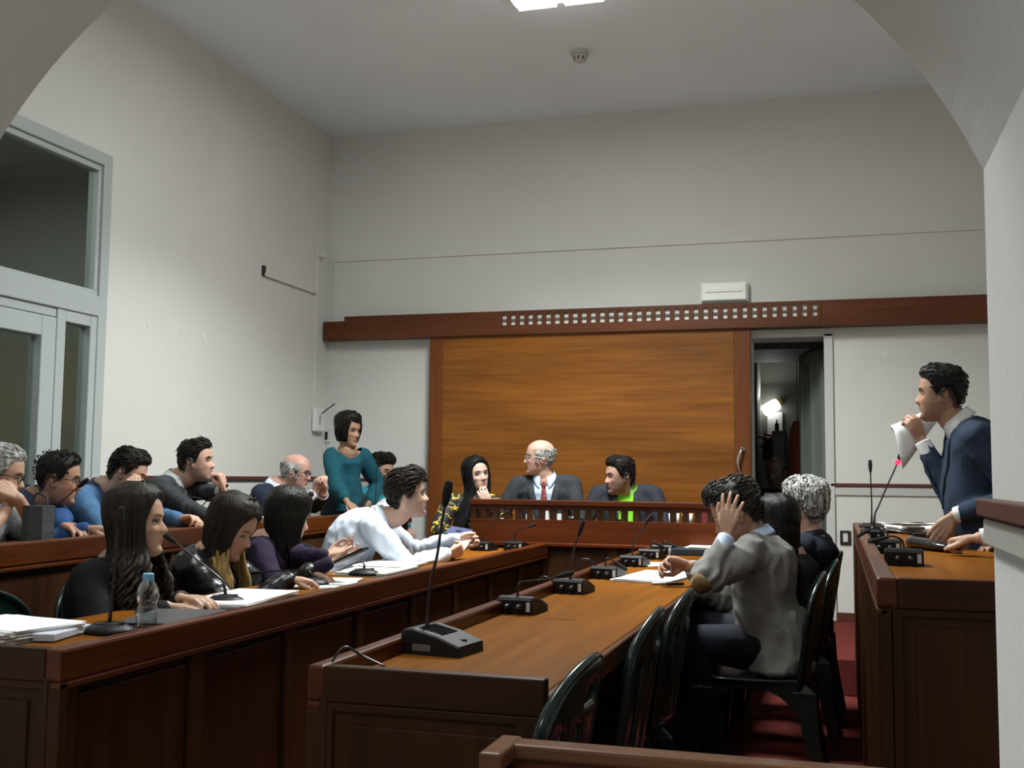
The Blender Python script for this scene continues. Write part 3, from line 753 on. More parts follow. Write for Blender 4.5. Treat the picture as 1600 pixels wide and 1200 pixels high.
gm('fifth table microphone with a long thin upright neck', 5.42, [(988, 876), (988, 862), (991, 846), (1001, 830), (1009, 818)], .76, 84, 'box', G3, head_r=.011,
   cab=[[(997, 892), (985, 893), (975, 896), (968, 895)]])
gm('sixth table microphone with a coiled cable', 5.95, [(1016, 862), (1016, 855), (1017, 848), (1020, 846), (1024, 848)], .76, 84, 'box', G3,
   cab=[[(1012, 875), (1004, 868), (1003, 862), (1009, 858), (1018, 862), (1022, 870)]])
gm('farthest table microphone by the dais counter', 6.35, [(1036, 853), (1036, 848), (1040, 846), (1044, 848)], .76, 84, 'box', G3)
G4 = 'microphones on the women\'s desk'
gm('near desk microphone with a tall neck before the bottle woman', 2.60, [(171, 978), (175, 930), (180, 880), (183, 845), (186, 822)], .76, 0, 'oval', G4, head_r=.012)
gm('desk microphone leaning left between bottle and leather jacket', 3.32, [(352, 935), (350, 915), (343, 903), (315, 880), (290, 860), (272, 846)], .76, 0, 'oval', G4, head_r=.012)
gm('desk microphone with neck bent flat at the leather jacket', 3.98, [(487, 910), (487, 897), (480, 892), (460, 891), (430, 892), (408, 894)], .76, 0, 'oval', G4, head_r=.008)
gm('desk microphone with neck bent left before the purple jacket', 4.46, [(569, 892), (569, 882), (564, 878), (552, 881), (530, 892), (512, 903)], .76, 0, 'oval', G4, head_r=.006)
gm('microphone at the young man\'s hands, neck rising right', 6.2, [(752, 846), (754, 838), (765, 824), (778, 812), (785, 806)], .76, 84, 'box', G4, head_r=.009)
gm('far desk microphone with a short bent neck', 6.3, [(804, 848), (804, 836), (808, 830), (818, 826), (826, 823)], .76, 84, 'box', G4)
G5 = 'microphones on the back row desk'
gm('back-row microphone with a long neck before the grey-haired man', 4.0, [(30, 838), (45, 824), (75, 800), (105, 776), (124, 760)], .91, 0, 'oval', G5, head_r=.013)
gm('back-row microphone before the man in light blue', 4.62, [(150, 835), (151, 812), (157, 800), (170, 800), (205, 790), (236, 774)], .91, 0, 'oval', G5, head_r=.010)
gm('back-row microphone before the man with his fist at his mouth', 5.3, [(300, 818), (306, 806), (318, 788), (332, 776), (345, 766)], .91, 0, 'oval', G5, head_r=.010)
gm('back-row microphone with a shiny upright neck by the papers', 7.2, [(587, 798), (587, 780), (588, 755), (588, 728)], .91, 80, 'oval', G5, head_r=.004,
   cab=[[(582, 800), (577, 788), (570, 782), (564, 786), (561, 798)]])
G6 = 'microphones on the right-hand desk'
gm('nearest right-desk microphone with two silver jacks', 3.85, [(1412, 864), (1412, 852), (1408, 843), (1395, 838), (1385, 840)], .92, 88, 'box', G6, head_r=.007,
   cab=[[(1404, 880), (1398, 886), (1392, 896)], [(1412, 880), (1408, 888), (1404, 897)]])
gm('second right-desk microphone, low with a curled neck', 4.45, [(1382, 848), (1382, 838), (1376, 828), (1366, 824), (1358, 828)], .92, 88, 'box', G6, head_r=.007)
gm('right-desk microphone with a thin vertical neck', 5.9, [(1362, 818), (1362, 790), (1361, 760), (1360, 735)], .92, 88, 'box', G6, head_r=.011)
gm('right-desk microphone with a glowing red ring', 5.3, [(1366, 822), (1367, 805), (1374, 788), (1386, 760), (1396, 738), (1403, 722)], .92, 88, 'box', G6, head_r=.0125, red=True)

# ================================================================ DESK THINGS
rp = random.Random(7)
def sheet(mb, c, w, h, ang, z, th=.0006, curl=0.0):
    ca, sa = math.cos(ang), math.sin(ang); n_ = 5; rows = []
    for i in range(n_):
        a = -1+2*i/(n_-1); zz = z+curl*a*a
        rows.append([(c[0]+(a*w/2)*ca-(b*h/2)*sa, c[1]+(a*w/2)*sa+(b*h/2)*ca, zz) for b in (-1, 1)])
    v = [p for r in rows for p in r]; m0 = len(v); v += [(x, y, z_+th) for x, y, z_ in v]
    f = []
    for i in range(n_-1):
        a, b, c_, d = 2*i, 2*i+1, 2*i+3, 2*i+2
        f += [(d, c_, b, a), (a+m0, b+m0, c_+m0, d+m0), (a, a+m0, d+m0, d), (b, c_, c_+m0, b+m0)]
    f += [(0, 1, 1+m0, m0), (2*n_-1, 2*n_-2, 2*n_-2+m0, 2*n_-1+m0)]
    mb.add(v, f)
def papers(name, label, c, z, n_=6, w=.21, h=.297, ang=0.0, th=.0012, jit=.12, cat='papers', m=None, curl=0.0, group=None):
    mb = MB()
    for i in range(n_):
        sheet(mb, (c[0]+rp.uniform(-.006, .006), c[1]+rp.uniform(-.006, .006)), w, h, ang+rp.uniform(-jit, jit), z+.0006+th*1.15*i, th, curl)
    return tag(mb.build(name, m or PAPER), label, cat, group)
ZT, ZR3, ZRD = .7605, .9105, .9205
c = at(52, 990, z=ZT); papers('paper_stack', 'thick stack of white papers at the desk\'s near left end', (c[0]-.04, c[1]-.04), ZT, 16, .23, .31, 1.35, .0018, .10)
c = at(112, 996, z=ZT); tag(MB().obox((c[0]-.03, c[1], ZT+.012), .06, .20, .02, .2, .003).build('file_folder', mat('blue_white_file', (.55, .58, .66), .5)), 'pale file with dark blue edge beside the paper stack', 'folder')
c = at(262, 970, z=ZT)
fo = empty('folder', (c[0], c[1], ZT)); tag(fo, 'dark grey folder lying open behind the water bottle', 'folder')
lpart('cover', MB().obox((c[0]+.0, c[1]+.02, ZT+.004), .24, .36, .006, .25, .002), mat('folder_grey', (.05, .052, .056), .45), fo)
k = MB(); sheet(k, (c[0]+.03, c[1]+.05), .20, .29, .28, ZT+.009); lpart('page', k, PAPER, fo)
lpart('cover', MB().obox((c[0]+.01, c[1]+.01, ZT+.0125), .22, .33, .004, .22, .002), mat('folder_grey', (.05, .052, .056), .45), fo)
c = at(375, 938, z=ZT); papers('paper_stack', 'flat white papers before the woman in the leather jacket', (c[0], c[1]), ZT, 7, .24, .46, .1, .0018, .05)
tag(MB().obox((c[0]-.02, c[1]-.03, ZT+.0003), .26, .48, .0012, .12).build('document_wallet', BLACK), 'black wallet under the flat white papers', 'folder')
c = at(520, 912, z=ZT); papers('paper_stack', 'few white sheets under the leather-jacket woman\'s hands', (c[0]-.02, c[1]), ZT, 4, .22, .40, .3, .001, .1)
c = at(590, 893, z=ZT); papers('open_notebook', 'open cream notebook before the woman in purple', (c[0]+.0, c[1]), ZT, 6, .24, .44, .05, .002, .04, 'notebook', mat('cream_paper', (.68, .68, .58), .8))
tag(MB().obox((c[0]+.02, c[1]-.02, ZT+.0002), .28, .50, .0015, .08).build('notebook_cover', mat('brown_cover', (.03, .018, .012), .5)), 'dark cover under the cream notebook', 'notebook')
c = at(630, 884, z=ZT); papers('paper_stack', 'white papers by the young man\'s elbow, violet folder on top', (c[0]-.03, c[1]-.02), ZT, 8, .26, .52, .06, .002, .05)
tag(MB().obox((c[0]-.01, c[1]+.22, ZT+.020), .10, .24, .003, .1, .001).build('violet_folder', mat('violet_card', (.12, .10, .55), .5)), 'small violet folder on the white papers', 'folder')
c = at(692, 876, z=ZT); tag(MB().obox((c[0]-.05, c[1], ZT+.012), .16, .22, .022, .0, .004).build('black_case', BLACK), 'flat black case under the young man\'s forearm', 'case')
c = at(766, 856, z=ZT)
tag(MB().obox((c[0]-.04, c[1], ZT+.012), .13, .30, .022, .1, .006).build('pencil_case', mat('black_cloth_case', (.015, .015, .017), .6)), 'black pencil case with white tag by the young man\'s hands', 'case')
tag(MB().obox((c[0]-.01, c[1]+.12, ZT+.026), .05, .14, .003, .2, .001).build('paper_tag', PAPER), 'small white paper on the black pencil case', 'paper')
# water bottle
b = at(228, 978, z=ZT); bx_, by_ = -1.80, 2.60
top_ = at(229, 896, y=by_)[2]; H_ = top_-ZT
wb = empty('water_bottle', (bx_, by_, ZT)); tag(wb, 'clear plastic water bottle with a light blue cap', 'bottle')
s_ = H_/.225
prof = [(0, 0), (.026, 0), (.032, .006), (.0335, .02), (.0325, .03), (.0338, .045), (.0325, .06), (.0338, .075), (.0330, .095), (.0285, .108), (.0270, .113), (.0285, .118), (.0335, .132), (.0345, .148), (.032, .168), (.024, .188), (.0155, .200), (.013, .206), (.013, .212)]
PET = bpy.data.materials.new('clear_plastic'); PET.use_nodes = True; nt = PET.node_tree; nt.nodes.remove(nt.nodes['Principled BSDF'])
g1 = nt.nodes.new('ShaderNodeBsdfTransparent'); g1.inputs[0].default_value = (.93, .97, .98, 1)
g2 = nt.nodes.new('ShaderNodeBsdfGlossy'); g2.inputs['Roughness'].default_value = .06
lw = nt.nodes.new('ShaderNodeLayerWeight'); lw.inputs[0].default_value = .42
mx = nt.nodes.new('ShaderNodeMixShader'); nt.links.new(lw.outputs['Facing'], mx.inputs[0]); nt.links.new(g1.outputs[0], mx.inputs[1]); nt.links.new(g2.outputs[0], mx.inputs[2]); nt.links.new(mx.outputs[0], nt.nodes['Material Output'].inputs[0])
lpart('body', MB().lathe((bx_, by_, ZT), [(r*.88, z*s_) for r, z in prof], 28), PET, wb, True)
WAT = bpy.data.materials.new('water'); WAT.use_nodes = True; nt = WAT.node_tree; nt.nodes.remove(nt.nodes['Principled BSDF'])
g1 = nt.nodes.new('ShaderNodeBsdfTransparent'); g1.inputs[0].default_value = (.88, .93, .94, 1)
g2 = nt.nodes.new('ShaderNodeBsdfGlossy'); g2.inputs['Roughness'].default_value = .02
mx = nt.nodes.new('ShaderNodeMixShader'); mx.inputs[0].default_value = .12; nt.links.new(g1.outputs[0], mx.inputs[1]); nt.links.new(g2.outputs[0], mx.inputs[2]); nt.links.new(mx.outputs[0], nt.nodes['Material Output'].inputs[0])
lpart('water', MB().lathe((bx_, by_, ZT), [(0, .002)]+[(r*.83, max(.002, z*s_)) for r, z in prof[1:8]]+[(0, .078*s_)], 24), WAT, wb, True)
lpart('cap', MB().lathe((bx_, by_, ZT+.206*s_), [(0, 0), (.0145, 0), (.0145, .018*s_), (.013, .020*s_), (0, .020*s_)], 22), mat('blue_cap', (.16, .40, .60), .4), wb)
lpart('neck_ring', MB().lathe((bx_, by_, ZT+.199*s_), [(0, 0), (.0152, 0), (.0152, .006*s_), (0, .006*s_)], 22), mat('blue_cap', (.16, .40, .60), .4), wb)
# central table papers
c = at(1035, 903, z=ZT); papers('paper_stack', 'white sheets under the grey-jacket man\'s writing hand', (c[0]-.02, c[1]), ZT, 6, .25, .50, -.1, .0015, .08)
c = at(1030, 885, z=ZT); papers('loose_paper', 'small white slip behind the writing hand', (c[0]-.03, c[1]+.1), ZT, 3, .16, .25, .3, .001, .2)
p0 = at(1020, 912, z=ZT+.006); p1 = at(1068, 912, z=ZT+.006)
pn = empty('pen', tuple((p0+p1)/2)); tag(pn, 'black and silver pen lying before the white sheets', 'pen')
lpart('barrel', MB().tube([p0, p1], .0055, 10), mat('silver_pen', (.4, .4, .42), .25, metal=.9), pn, True); lpart('grip', MB().tube([p0*.55+p1*.45, p1*.97+p0*.03], .0062, 10), BLACK, pn, True)
c = at(1100, 866, z=ZT); bi = empty('binder', (c[0], c[1], ZT)); tag(bi, 'dark blue binder with papers behind the grey-jacket man\'s hand', 'binder')
lpart('cover', MB().obox((c[0], c[1], ZT+.02), .34, .30, .038, .0, .005), mat('binder_navy', (.015, .02, .03), .5), bi)
k = MB()
for i in range(4): sheet(k, (c[0]+.02, c[1]), .21, .28, rp.uniform(-.1, .1), ZT+.041+.002*i, .0015)
lpart('pages', k, PAPER, bi)
# back row things
c = at(57, 815, x=-2.98)
bg = empty('tote_bag', (c[0], c[1], ZR3)); tag(bg, 'dark grey upright bag standing on the back-row desk', 'bag')
q = [at(u, v, y=c[1]) for u, v in ((41, 843), (73, 843), (73, 790), (41, 786))]
x0_, x1_ = q[0][0], q[1][0]; zt_ = q[2][2]
rows = []
for z_, g_ in ((ZR3, 1.0), (ZR3+.06, 1.04), ((ZR3+zt_)/2, 1.0), (zt_-.01, .98), (zt_, .97)):
    cxx = (x0_+x1_)/2; hw = (x1_-x0_)/2*g_; rows.append(np.array([(cxx-hw, c[1]-.03*g_, z_), (cxx, c[1]-.05, z_), (cxx+hw, c[1]-.03*g_, z_), (cxx+hw, c[1]+.04, z_), (cxx, c[1]+.055, z_), (cxx-hw, c[1]+.04, z_)]))
v, f = loft(rows); lpart('bag_body', MB().add(v, f), mat('bag_felt', (.045, .047, .05), .9, bump=.4), bg)
lpart('handle', MB().tube(bez([(x0_+.02, c[1], zt_), (x0_+.03, c[1]+.01, zt_+.045), (x1_-.02, c[1]+.01, zt_+.03), (x1_-.005, c[1], zt_)], 5), .004, 7), DBLACK, bg, True)
c = at(20, 835, z=ZR3); tag(MB().obox((c[0], c[1]+.05, ZR3+.03), .10, .22, .06, .1, .015).build('black_pouch', DBLACK), 'black pouch in front of the grey-haired man', 'bag')
c = at(500, 804, z=ZR3); tag(MB().obox((c[0]-.02, c[1], ZR3+.007), .05, .05, .012, .2, .003).build('white_adapter', mat('adapter_white', (.75, .75, .76), .35)), 'left of two small white adapters on the back-row desk', 'adapter')
c = at(511, 803, z=ZR3); tag(MB().obox((c[0]-.02, c[1], ZR3+.007), .05, .04, .012, -.3, .003).build('white_adapter', mat('adapter_white', (.75, .75, .76), .35)), 'right of two small white adapters on the back-row desk', 'adapter')
c = at(470, 806, z=ZR3); tag(MB().obox((c[0]-.04, c[1], ZR3+.005), .09, .30, .009, .0, .003).build('tablet', BLACK), 'black tablet under the bald man\'s elbows', 'tablet')
c = at(400, 812, z=ZR3); papers('paper_stack', 'white papers with black glasses behind the leather-jacket woman', (c[0]-.06, c[1]+.1), ZR3, 8, .22, .3, .2, .002, .15)
g = MB(); gb = at(393, 812, y=c[1])
for s_2 in (-1, 1): g.tube([(gb[0]+s_2*.028+.021*math.cos(a), gb[1], gb[2]+.014*math.sin(a)+.004) for a in np.linspace(0, 2*PI, 15)], .0022, 6)
tag(g.build('folded_glasses', BLACK, None, True), 'black-framed glasses lying on the back-row papers', 'glasses')
c = at(556, 802, z=ZR3)
bk = empty('paper_binder', (c[0], c[1], ZR3)); tag(bk, 'bound papers under the standing woman\'s hand', 'papers')
lpart('cover', MB().obox((c[0]-.05, c[1]+.02, ZR3+.012), .24, .34, .02, .35, .003), mat('binder_black', (.02, .02, .022), .5), bk)
k = MB()
for i in range(5): sheet(k, (c[0]-.02, c[1]+.03), .21, .30, .35+rp.uniform(-.1, .1), ZR3+.026+.003*i, .002)
lpart('pages', k, PAPER, bk)
c = at(610, 790, z=ZR3+.05)
k = MB()
for i in range(5):
    q = [at(u, v, y=yy) for (u, v), yy in (((566+i*2, 792+i), 7.3), ((640, 797), 7.3), ((646, 775), 7.62), ((600+i*2, 779+i), 7.62))]
    k.add([q[0], q[1], q[2], q[3]]+[p_+np.array([0, 0, .002]) for p_ in q], [(3, 2, 1, 0), (4, 5, 6, 7), (0, 1, 5, 4), (1, 2, 6, 5), (2, 3, 7, 6), (3, 0, 4, 7)])
tag(k.build('newspaper', PAPER), 'large spread of white papers before the bearded man in turquoise', 'papers')
# podium things
ZP = .9005
for i, (u, wd, lab) in enumerate(((828, .05, 'white name card behind the slats below the red tie'), (850, .06, 'folded white paper behind the slats beside the name card'), (878, .06, 'white notice card behind the slats right of the bald man'), (899, .04, 'small crumpled white paper on the dais counter'), (931, .05, 'cream card low behind the slats between the two men'))):
    p = at(u, 812, y=6.66); hh = (.055, .075, .06, .045, .018)[i]
    k = MB().box(p[0]-wd/2, p[0]+wd/2, 6.655, 6.66, ZP, ZP+hh+.01, .001); k.add([(x_, 6.66+(z_-ZP)*-.5+.045, z_) for x_, y_, z_ in MB().box(p[0]-wd/2, p[0]+wd/2, 6.66, 6.664, ZP, ZP+hh+.01).v], MB().box(0, 1, 0, 1, 0, 1).f)
    tag(k.build('name_card', PAPER), lab, 'card')
p = at(1053, 806, y=6.68); tag(MB().lathe((p[0], 6.68, ZP), [(0, 0), (.026, 0), (.033, .085), (.030, .085), (.024, .006), (0, .006)], 18).build('paper_cup', PAPER, None, True), 'white cup behind the slats, left of two', 'cup')
p = at(1074, 806, y=6.68); tag(MB().lathe((p[0], 6.68, ZP), [(0, 0), (.026, 0), (.033, .085), (.030, .085), (.024, .006), (0, .006)], 18).build('paper_cup', PAPER, None, True), 'white cup behind the slats, right of two', 'cup')
p = at(1110, 806, y=6.75); tag(MB().box(p[0]-.07, p[0]+.07, 6.74, 6.80, ZP, ZP+.10, .004).build('red_box', mat('dark_red_card', (.15, .02, .03), .6)), 'dark red box at the right end of the dais counter', 'box')
for i, (u, lab) in enumerate(((905, 'left of two dark dais microphones behind the slats'), (968, 'dark dais microphone behind the slats before the green shirt'))):
    p = at(u, 812, y=6.66)
    mic(lab, (p[0], 6.64, ZP), 90, [(p[0], 6.60, ZP+.04), (p[0], 6.61, ZP+.07), (p[0]+.01, 6.66, ZP+.10)], 'box', 'dais microphones', sc=.8)
# right desk things
c = at(1450, 852, z=ZRD)
lb = empty('leather_case', (c[0], c[1], ZRD)); tag(lb, 'shiny black leather case on the right-hand desk', 'case')
k = MB(); q0 = at(1416, 848, z=ZRD+.02); q1 = at(1498, 856, z=ZRD+.02)
rows = []
for t_, w_, h_ in ((0, .05, .02), (.06, .09, .034), (.5, .11, .03), (.94, .09, .026), (1, .05, .014)):
    m_ = q0*(1-t_)+q1*t_; th = np.linspace(0, 2*PI, 13)[:-1]
    rows.append(np.stack([np.full(12, m_[0]), m_[1]+w_*np.cos(th), ZRD+h_*.75+h_*.72*np.sin(th)], 1))
v, f = loft(rows); lpart('case_body', MB().add(v, f), mat('shiny_leather', (.012, .01, .01), .18, .6, bump=.3, bump_scale=70), lb, True)
lpart('clasp', MB().cyl((q0[0]+.02, q0[1]-.07, ZRD+.03), .008, .01, 12, axis='y'), CHROME, lb)
c = at(1425, 832, z=ZRD); papers('paper_stack', 'scattered white papers under the speaker\'s hand', (c[0], c[1]+.15), ZRD, 8, .30, .60, .25, .003, .35, curl=.01)
c = at(1385, 826, z=ZRD); papers('loose_paper', 'white paper under the tangle of microphone cables', (c[0]+.02, c[1]+.2), ZRD, 3, .16, .5, -.2, .002, .3, curl=.01)
c = at(1427, 826, z=ZRD+.03); tag(MB().obox((c[0], c[1], ZRD+.036), .09, .16, .012, .1, .003).build('smartphone', mat('phone_grey', (.06, .06, .065), .2)), 'dark smartphone lying on the right-desk papers', 'phone')
c = at(1446, 840, z=ZRD+.02); tag(MB().obox((c[0], c[1], ZRD+.03), .11, .04, .022, .0, .004).build('remote_box', DBLACK), 'small black box before the speaker\'s papers', 'box')
c = at(1438, 818, z=ZRD+.02)
tag(MB().tube(bez([(c[0]+.085*math.cos(a), c[1]+.45*math.sin(a)-.1, ZRD+.012) for a in np.linspace(0, 2*PI, 11)], 4), .0035, 7).build('coiled_cable', mat('cable_black', (.02, .018, .018), .25, .6), None, True), 'black cable looped over the right-hand desk', 'cable')
# ================================================================ PEOPLE
# head profile, metres, head-local: x lateral, y forward, z up; eyes at z = 0
HZ = np.array([-.118, -.112, -.100, -.080, -.055, -.030, .000, .030, .060, .085, .102, .112, .116])
HW = np.array([.014, .028, .041, .054, .063, .070, .0745, .0765, .0735, .062, .044, .025, .010])
HF = np.array([.066, .076, .083, .084, .084, .085, .084, .087, .083, .068, .047, .024, .008])
HB = np.array([-.030, -.018, .005, .035, .066, .086, .098, .104, .100, .086, .064, .040, .018])
def head_pt(phi, z, feat=True, sc=(1, 1, 1), nose=1.0, jaw=1.0):
    """phi: 0 = face direction, positive to head-local +x"""
    phi = np.asarray(phi, float); z = np.asarray(z, float)
    w = np.interp(z, HZ, HW); f = np.interp(z, HZ, HF); b = np.interp(z, HZ, HB)
    w = w*np.where(z < -.03, jaw, 1.0)
    s, c = np.sin(phi), np.cos(phi)
    e = 0.88
    x = w*np.sign(s)*np.abs(s)**e
    y = np.where(c > 0, f, b)*np.sign(c)*np.abs(c)**e
    if feat:
        fr = np.clip(c, 0, 1)**0.5*(c > 0)
        g = lambda u0, s1, z0, s2: np.exp(-((np.abs(x)-u0)/s1)**2-((z-z0)/s2)**2)
        nz = np.clip((0.012-z)/0.046, 0, 1)*np.where(z < -.034, np.clip((z+.047)/0.013, 0, 1), 1)
        d = nose*0.027*nz**0.9*np.exp(-(x/(0.0075+0.006*nz))**2)
        d = d+0.007*nose*g(0.013, 0.006, -.036, 0.008)
        d = d-0.012*g(0.031, 0.015, -.001, 0.011)
        d = d+0.0045*np.exp(-((z-.022)/.009)**2)*np.exp(-(x/.045)**2)
        d = d-0.004*np.exp(-((z-.003)/.008)**2)*np.exp(-(x/.008)**2)
        d = d+0.0075*np.exp(-((z+.060)/.009)**2)*np.exp(-(x/.021)**2)
        d = d-0.0035*np.exp(-((z+.062)/.003)**2)*np.exp(-(x/.022)**2)
        d = d-0.005*np.exp(-((z+.080)/.006)**2)*np.exp(-(x/.022)**2)
        d = d+0.0065*np.exp(-((z+.099)/.011)**2)*np.exp(-(x/.019)**2)
        d = d+0.004*g(0.043, 0.014, -.028, 0.014)
        y = y+d*fr
    return np.stack([x*sc[0], y*sc[1], z*sc[2]+0*x], -1)

class Fig:
    pass

def rot_head(yaw, pitch, roll):
    """columns: local x (lateral), y (forward), z (up). yaw is the compass angle of the face, 0 = +x, 90 = +y"""
    cy, sy = math.cos(yaw), math.sin(yaw)
    fwd = np.array([cy*math.cos(pitch), sy*math.cos(pitch), math.sin(pitch)])
    lat = np.array([sy, -cy, 0.0])
    up = np.cross(lat, fwd)
    lat2 = math.cos(roll)*lat+math.sin(roll)*up
    up2 = np.cross(lat2, fwd)
    return np.stack([lat2, fwd, up2], 1)

def ik(S, W, l1, l2, pole):
    S, W, pole = map(lambda a: np.asarray(a, float), (S, W, pole))
    d = W-S; L = np.linalg.norm(d); Lm = (l1+l2)*0.995
    if L > Lm: W = S+d/L*Lm; d = W-S; L = Lm
    a = (l1*l1-l2*l2+L*L)/(2*L); h = math.sqrt(max(1e-6, l1*l1-a*a))
    p = pole-d/L*np.dot(pole, d/L); p = unit(p)
    return S+d/L*a+p*h, W

def hand(mb, W, d, n, side, curl=(0.4, 0.5, 0.4), thumb=0.5, spread=0.05, k=1.0, fr=1.0, index=None):
    """palm + five fingers. d: wrist to fingers, n: where the palm faces, side: +1 / -1 thumb side along d x n"""
    d = unit(d); n = unit(np.asarray(n, float)-d*np.dot(n, d)); s = np.cross(d, n)*side
    W = np.asarray(W, float)
    tips = []
    for i, (o, L) in enumerate(((0.030, .068), (0.010, .076), (-0.010, .071), (-0.029, .056))):
        kn = W+k*(d*(.088-.004*abs(i-1)-(.006 if i == 3 else 0))+s*o+n*0.002)
        mb.tube([W+d*.004*k+s*o*0.35*k, W+k*(d*.045+s*o*.8), kn], [.0155*k, .0155*k, .0115*k], 8)
        cc = curl if (index is None or i > 0) else index
        a = 0.0; p = kn; pts = [p]; rr = [.0096*k*fr]
        dd = unit(d+s*spread*(1.5-i))
        for j, (fl, c) in enumerate(zip((.44, .31, .25), cc)):
            a += c*(1+0.08*i)
            q = p+(dd*math.cos(a)+n*math.sin(a))*L*fl*k
            pts += [(p+q)/2, q]; rr += [.0088*k*fr-.0006*j, .0086*k*fr-.0008*j]; p = q
        mb.tube(pts, rr, 8); tips.append(p)
    t0 = W+k*(d*.018+s*.018); t1 = W+k*(d*.052+s*(.043-.01*thumb)+n*(.012+.022*thumb))
    t2 = t1+k*unit(d*1.0+s*(0.55-1.1*thumb)+n*(.15+.45*thumb))*.033
    t3 = t2+k*unit(d*1.0+s*(0.15-1.4*thumb)+n*(.1+.3*thumb))*.027
    mb.tube([t0, (t0+t1)/2, t1, (t1+t2)/2, t2, t3], [.014*k, .0135*k, .0115*k, .0102*k, .0098*k, .0078*k], 8); tips.append(t3)
    return tips

def skin_mat(name, rough=0.5):
    if name in MATS: return MATS[name]
    m = bpy.data.materials.new(name); m.use_nodes = True; nt = m.node_tree; b = nt.nodes['Principled BSDF']
    at = nt.nodes.new('ShaderNodeAttribute'); at.attribute_name = 'Tone'
    nt.links.new(at.outputs['Color'], b.inputs['Base Color'])
    b.inputs['Roughness'].default_value = rough; b.inputs['Specular IOR Level'].default_value = 0.35
    b.inputs['Subsurface Weight'].default_value = 0.0
    n = nt.nodes.new('ShaderNodeTexNoise'); n.inputs['Scale'].default_value = 220
    bp = nt.nodes.new('ShaderNodeBump'); bp.inputs['Strength'].default_value = 0.12; bp.inputs['Distance'].default_value = 0.002
    nt.links.new(n.outputs['Fac'], bp.inputs['Height']); nt.links.new(bp.outputs[0], b.inputs['Normal'])
    MATS[name] = m; return m

def hair_mat(name, col, hi=None, rough=0.45, grey=0.0):
    return mat(name, tuple(c*0.35 for c in col), rough, 0.16, noise_amt=0.0, scale=60, col2=hi or tuple(min(1, c*.8+0.001) for c in col), bump=0.45, bump_scale=150, stretch=(1, 1, 0.10))

CLOTHCACHE = {}
def cloth_mat(name, col, rough=0.85, spec=0.2, bump=0.25, bs=300, na=0.12, scale=25):
    return mat('cloth_'+name, col, rough, spec, noise_amt=na, scale=scale, bump=bump, bump_scale=bs)

def add_mesh(name, me, m, parent):
    o = bpy.data.objects.new(name, me); me.name = name; C.objects.link(o)
    me.materials.clear()
    for mm in (m if isinstance(m, (list, tuple)) else [m]): me.materials.append(mm)
    o.parent = parent; o.matrix_parent_inverse = parent_matrix(parent).inverted()
    return o

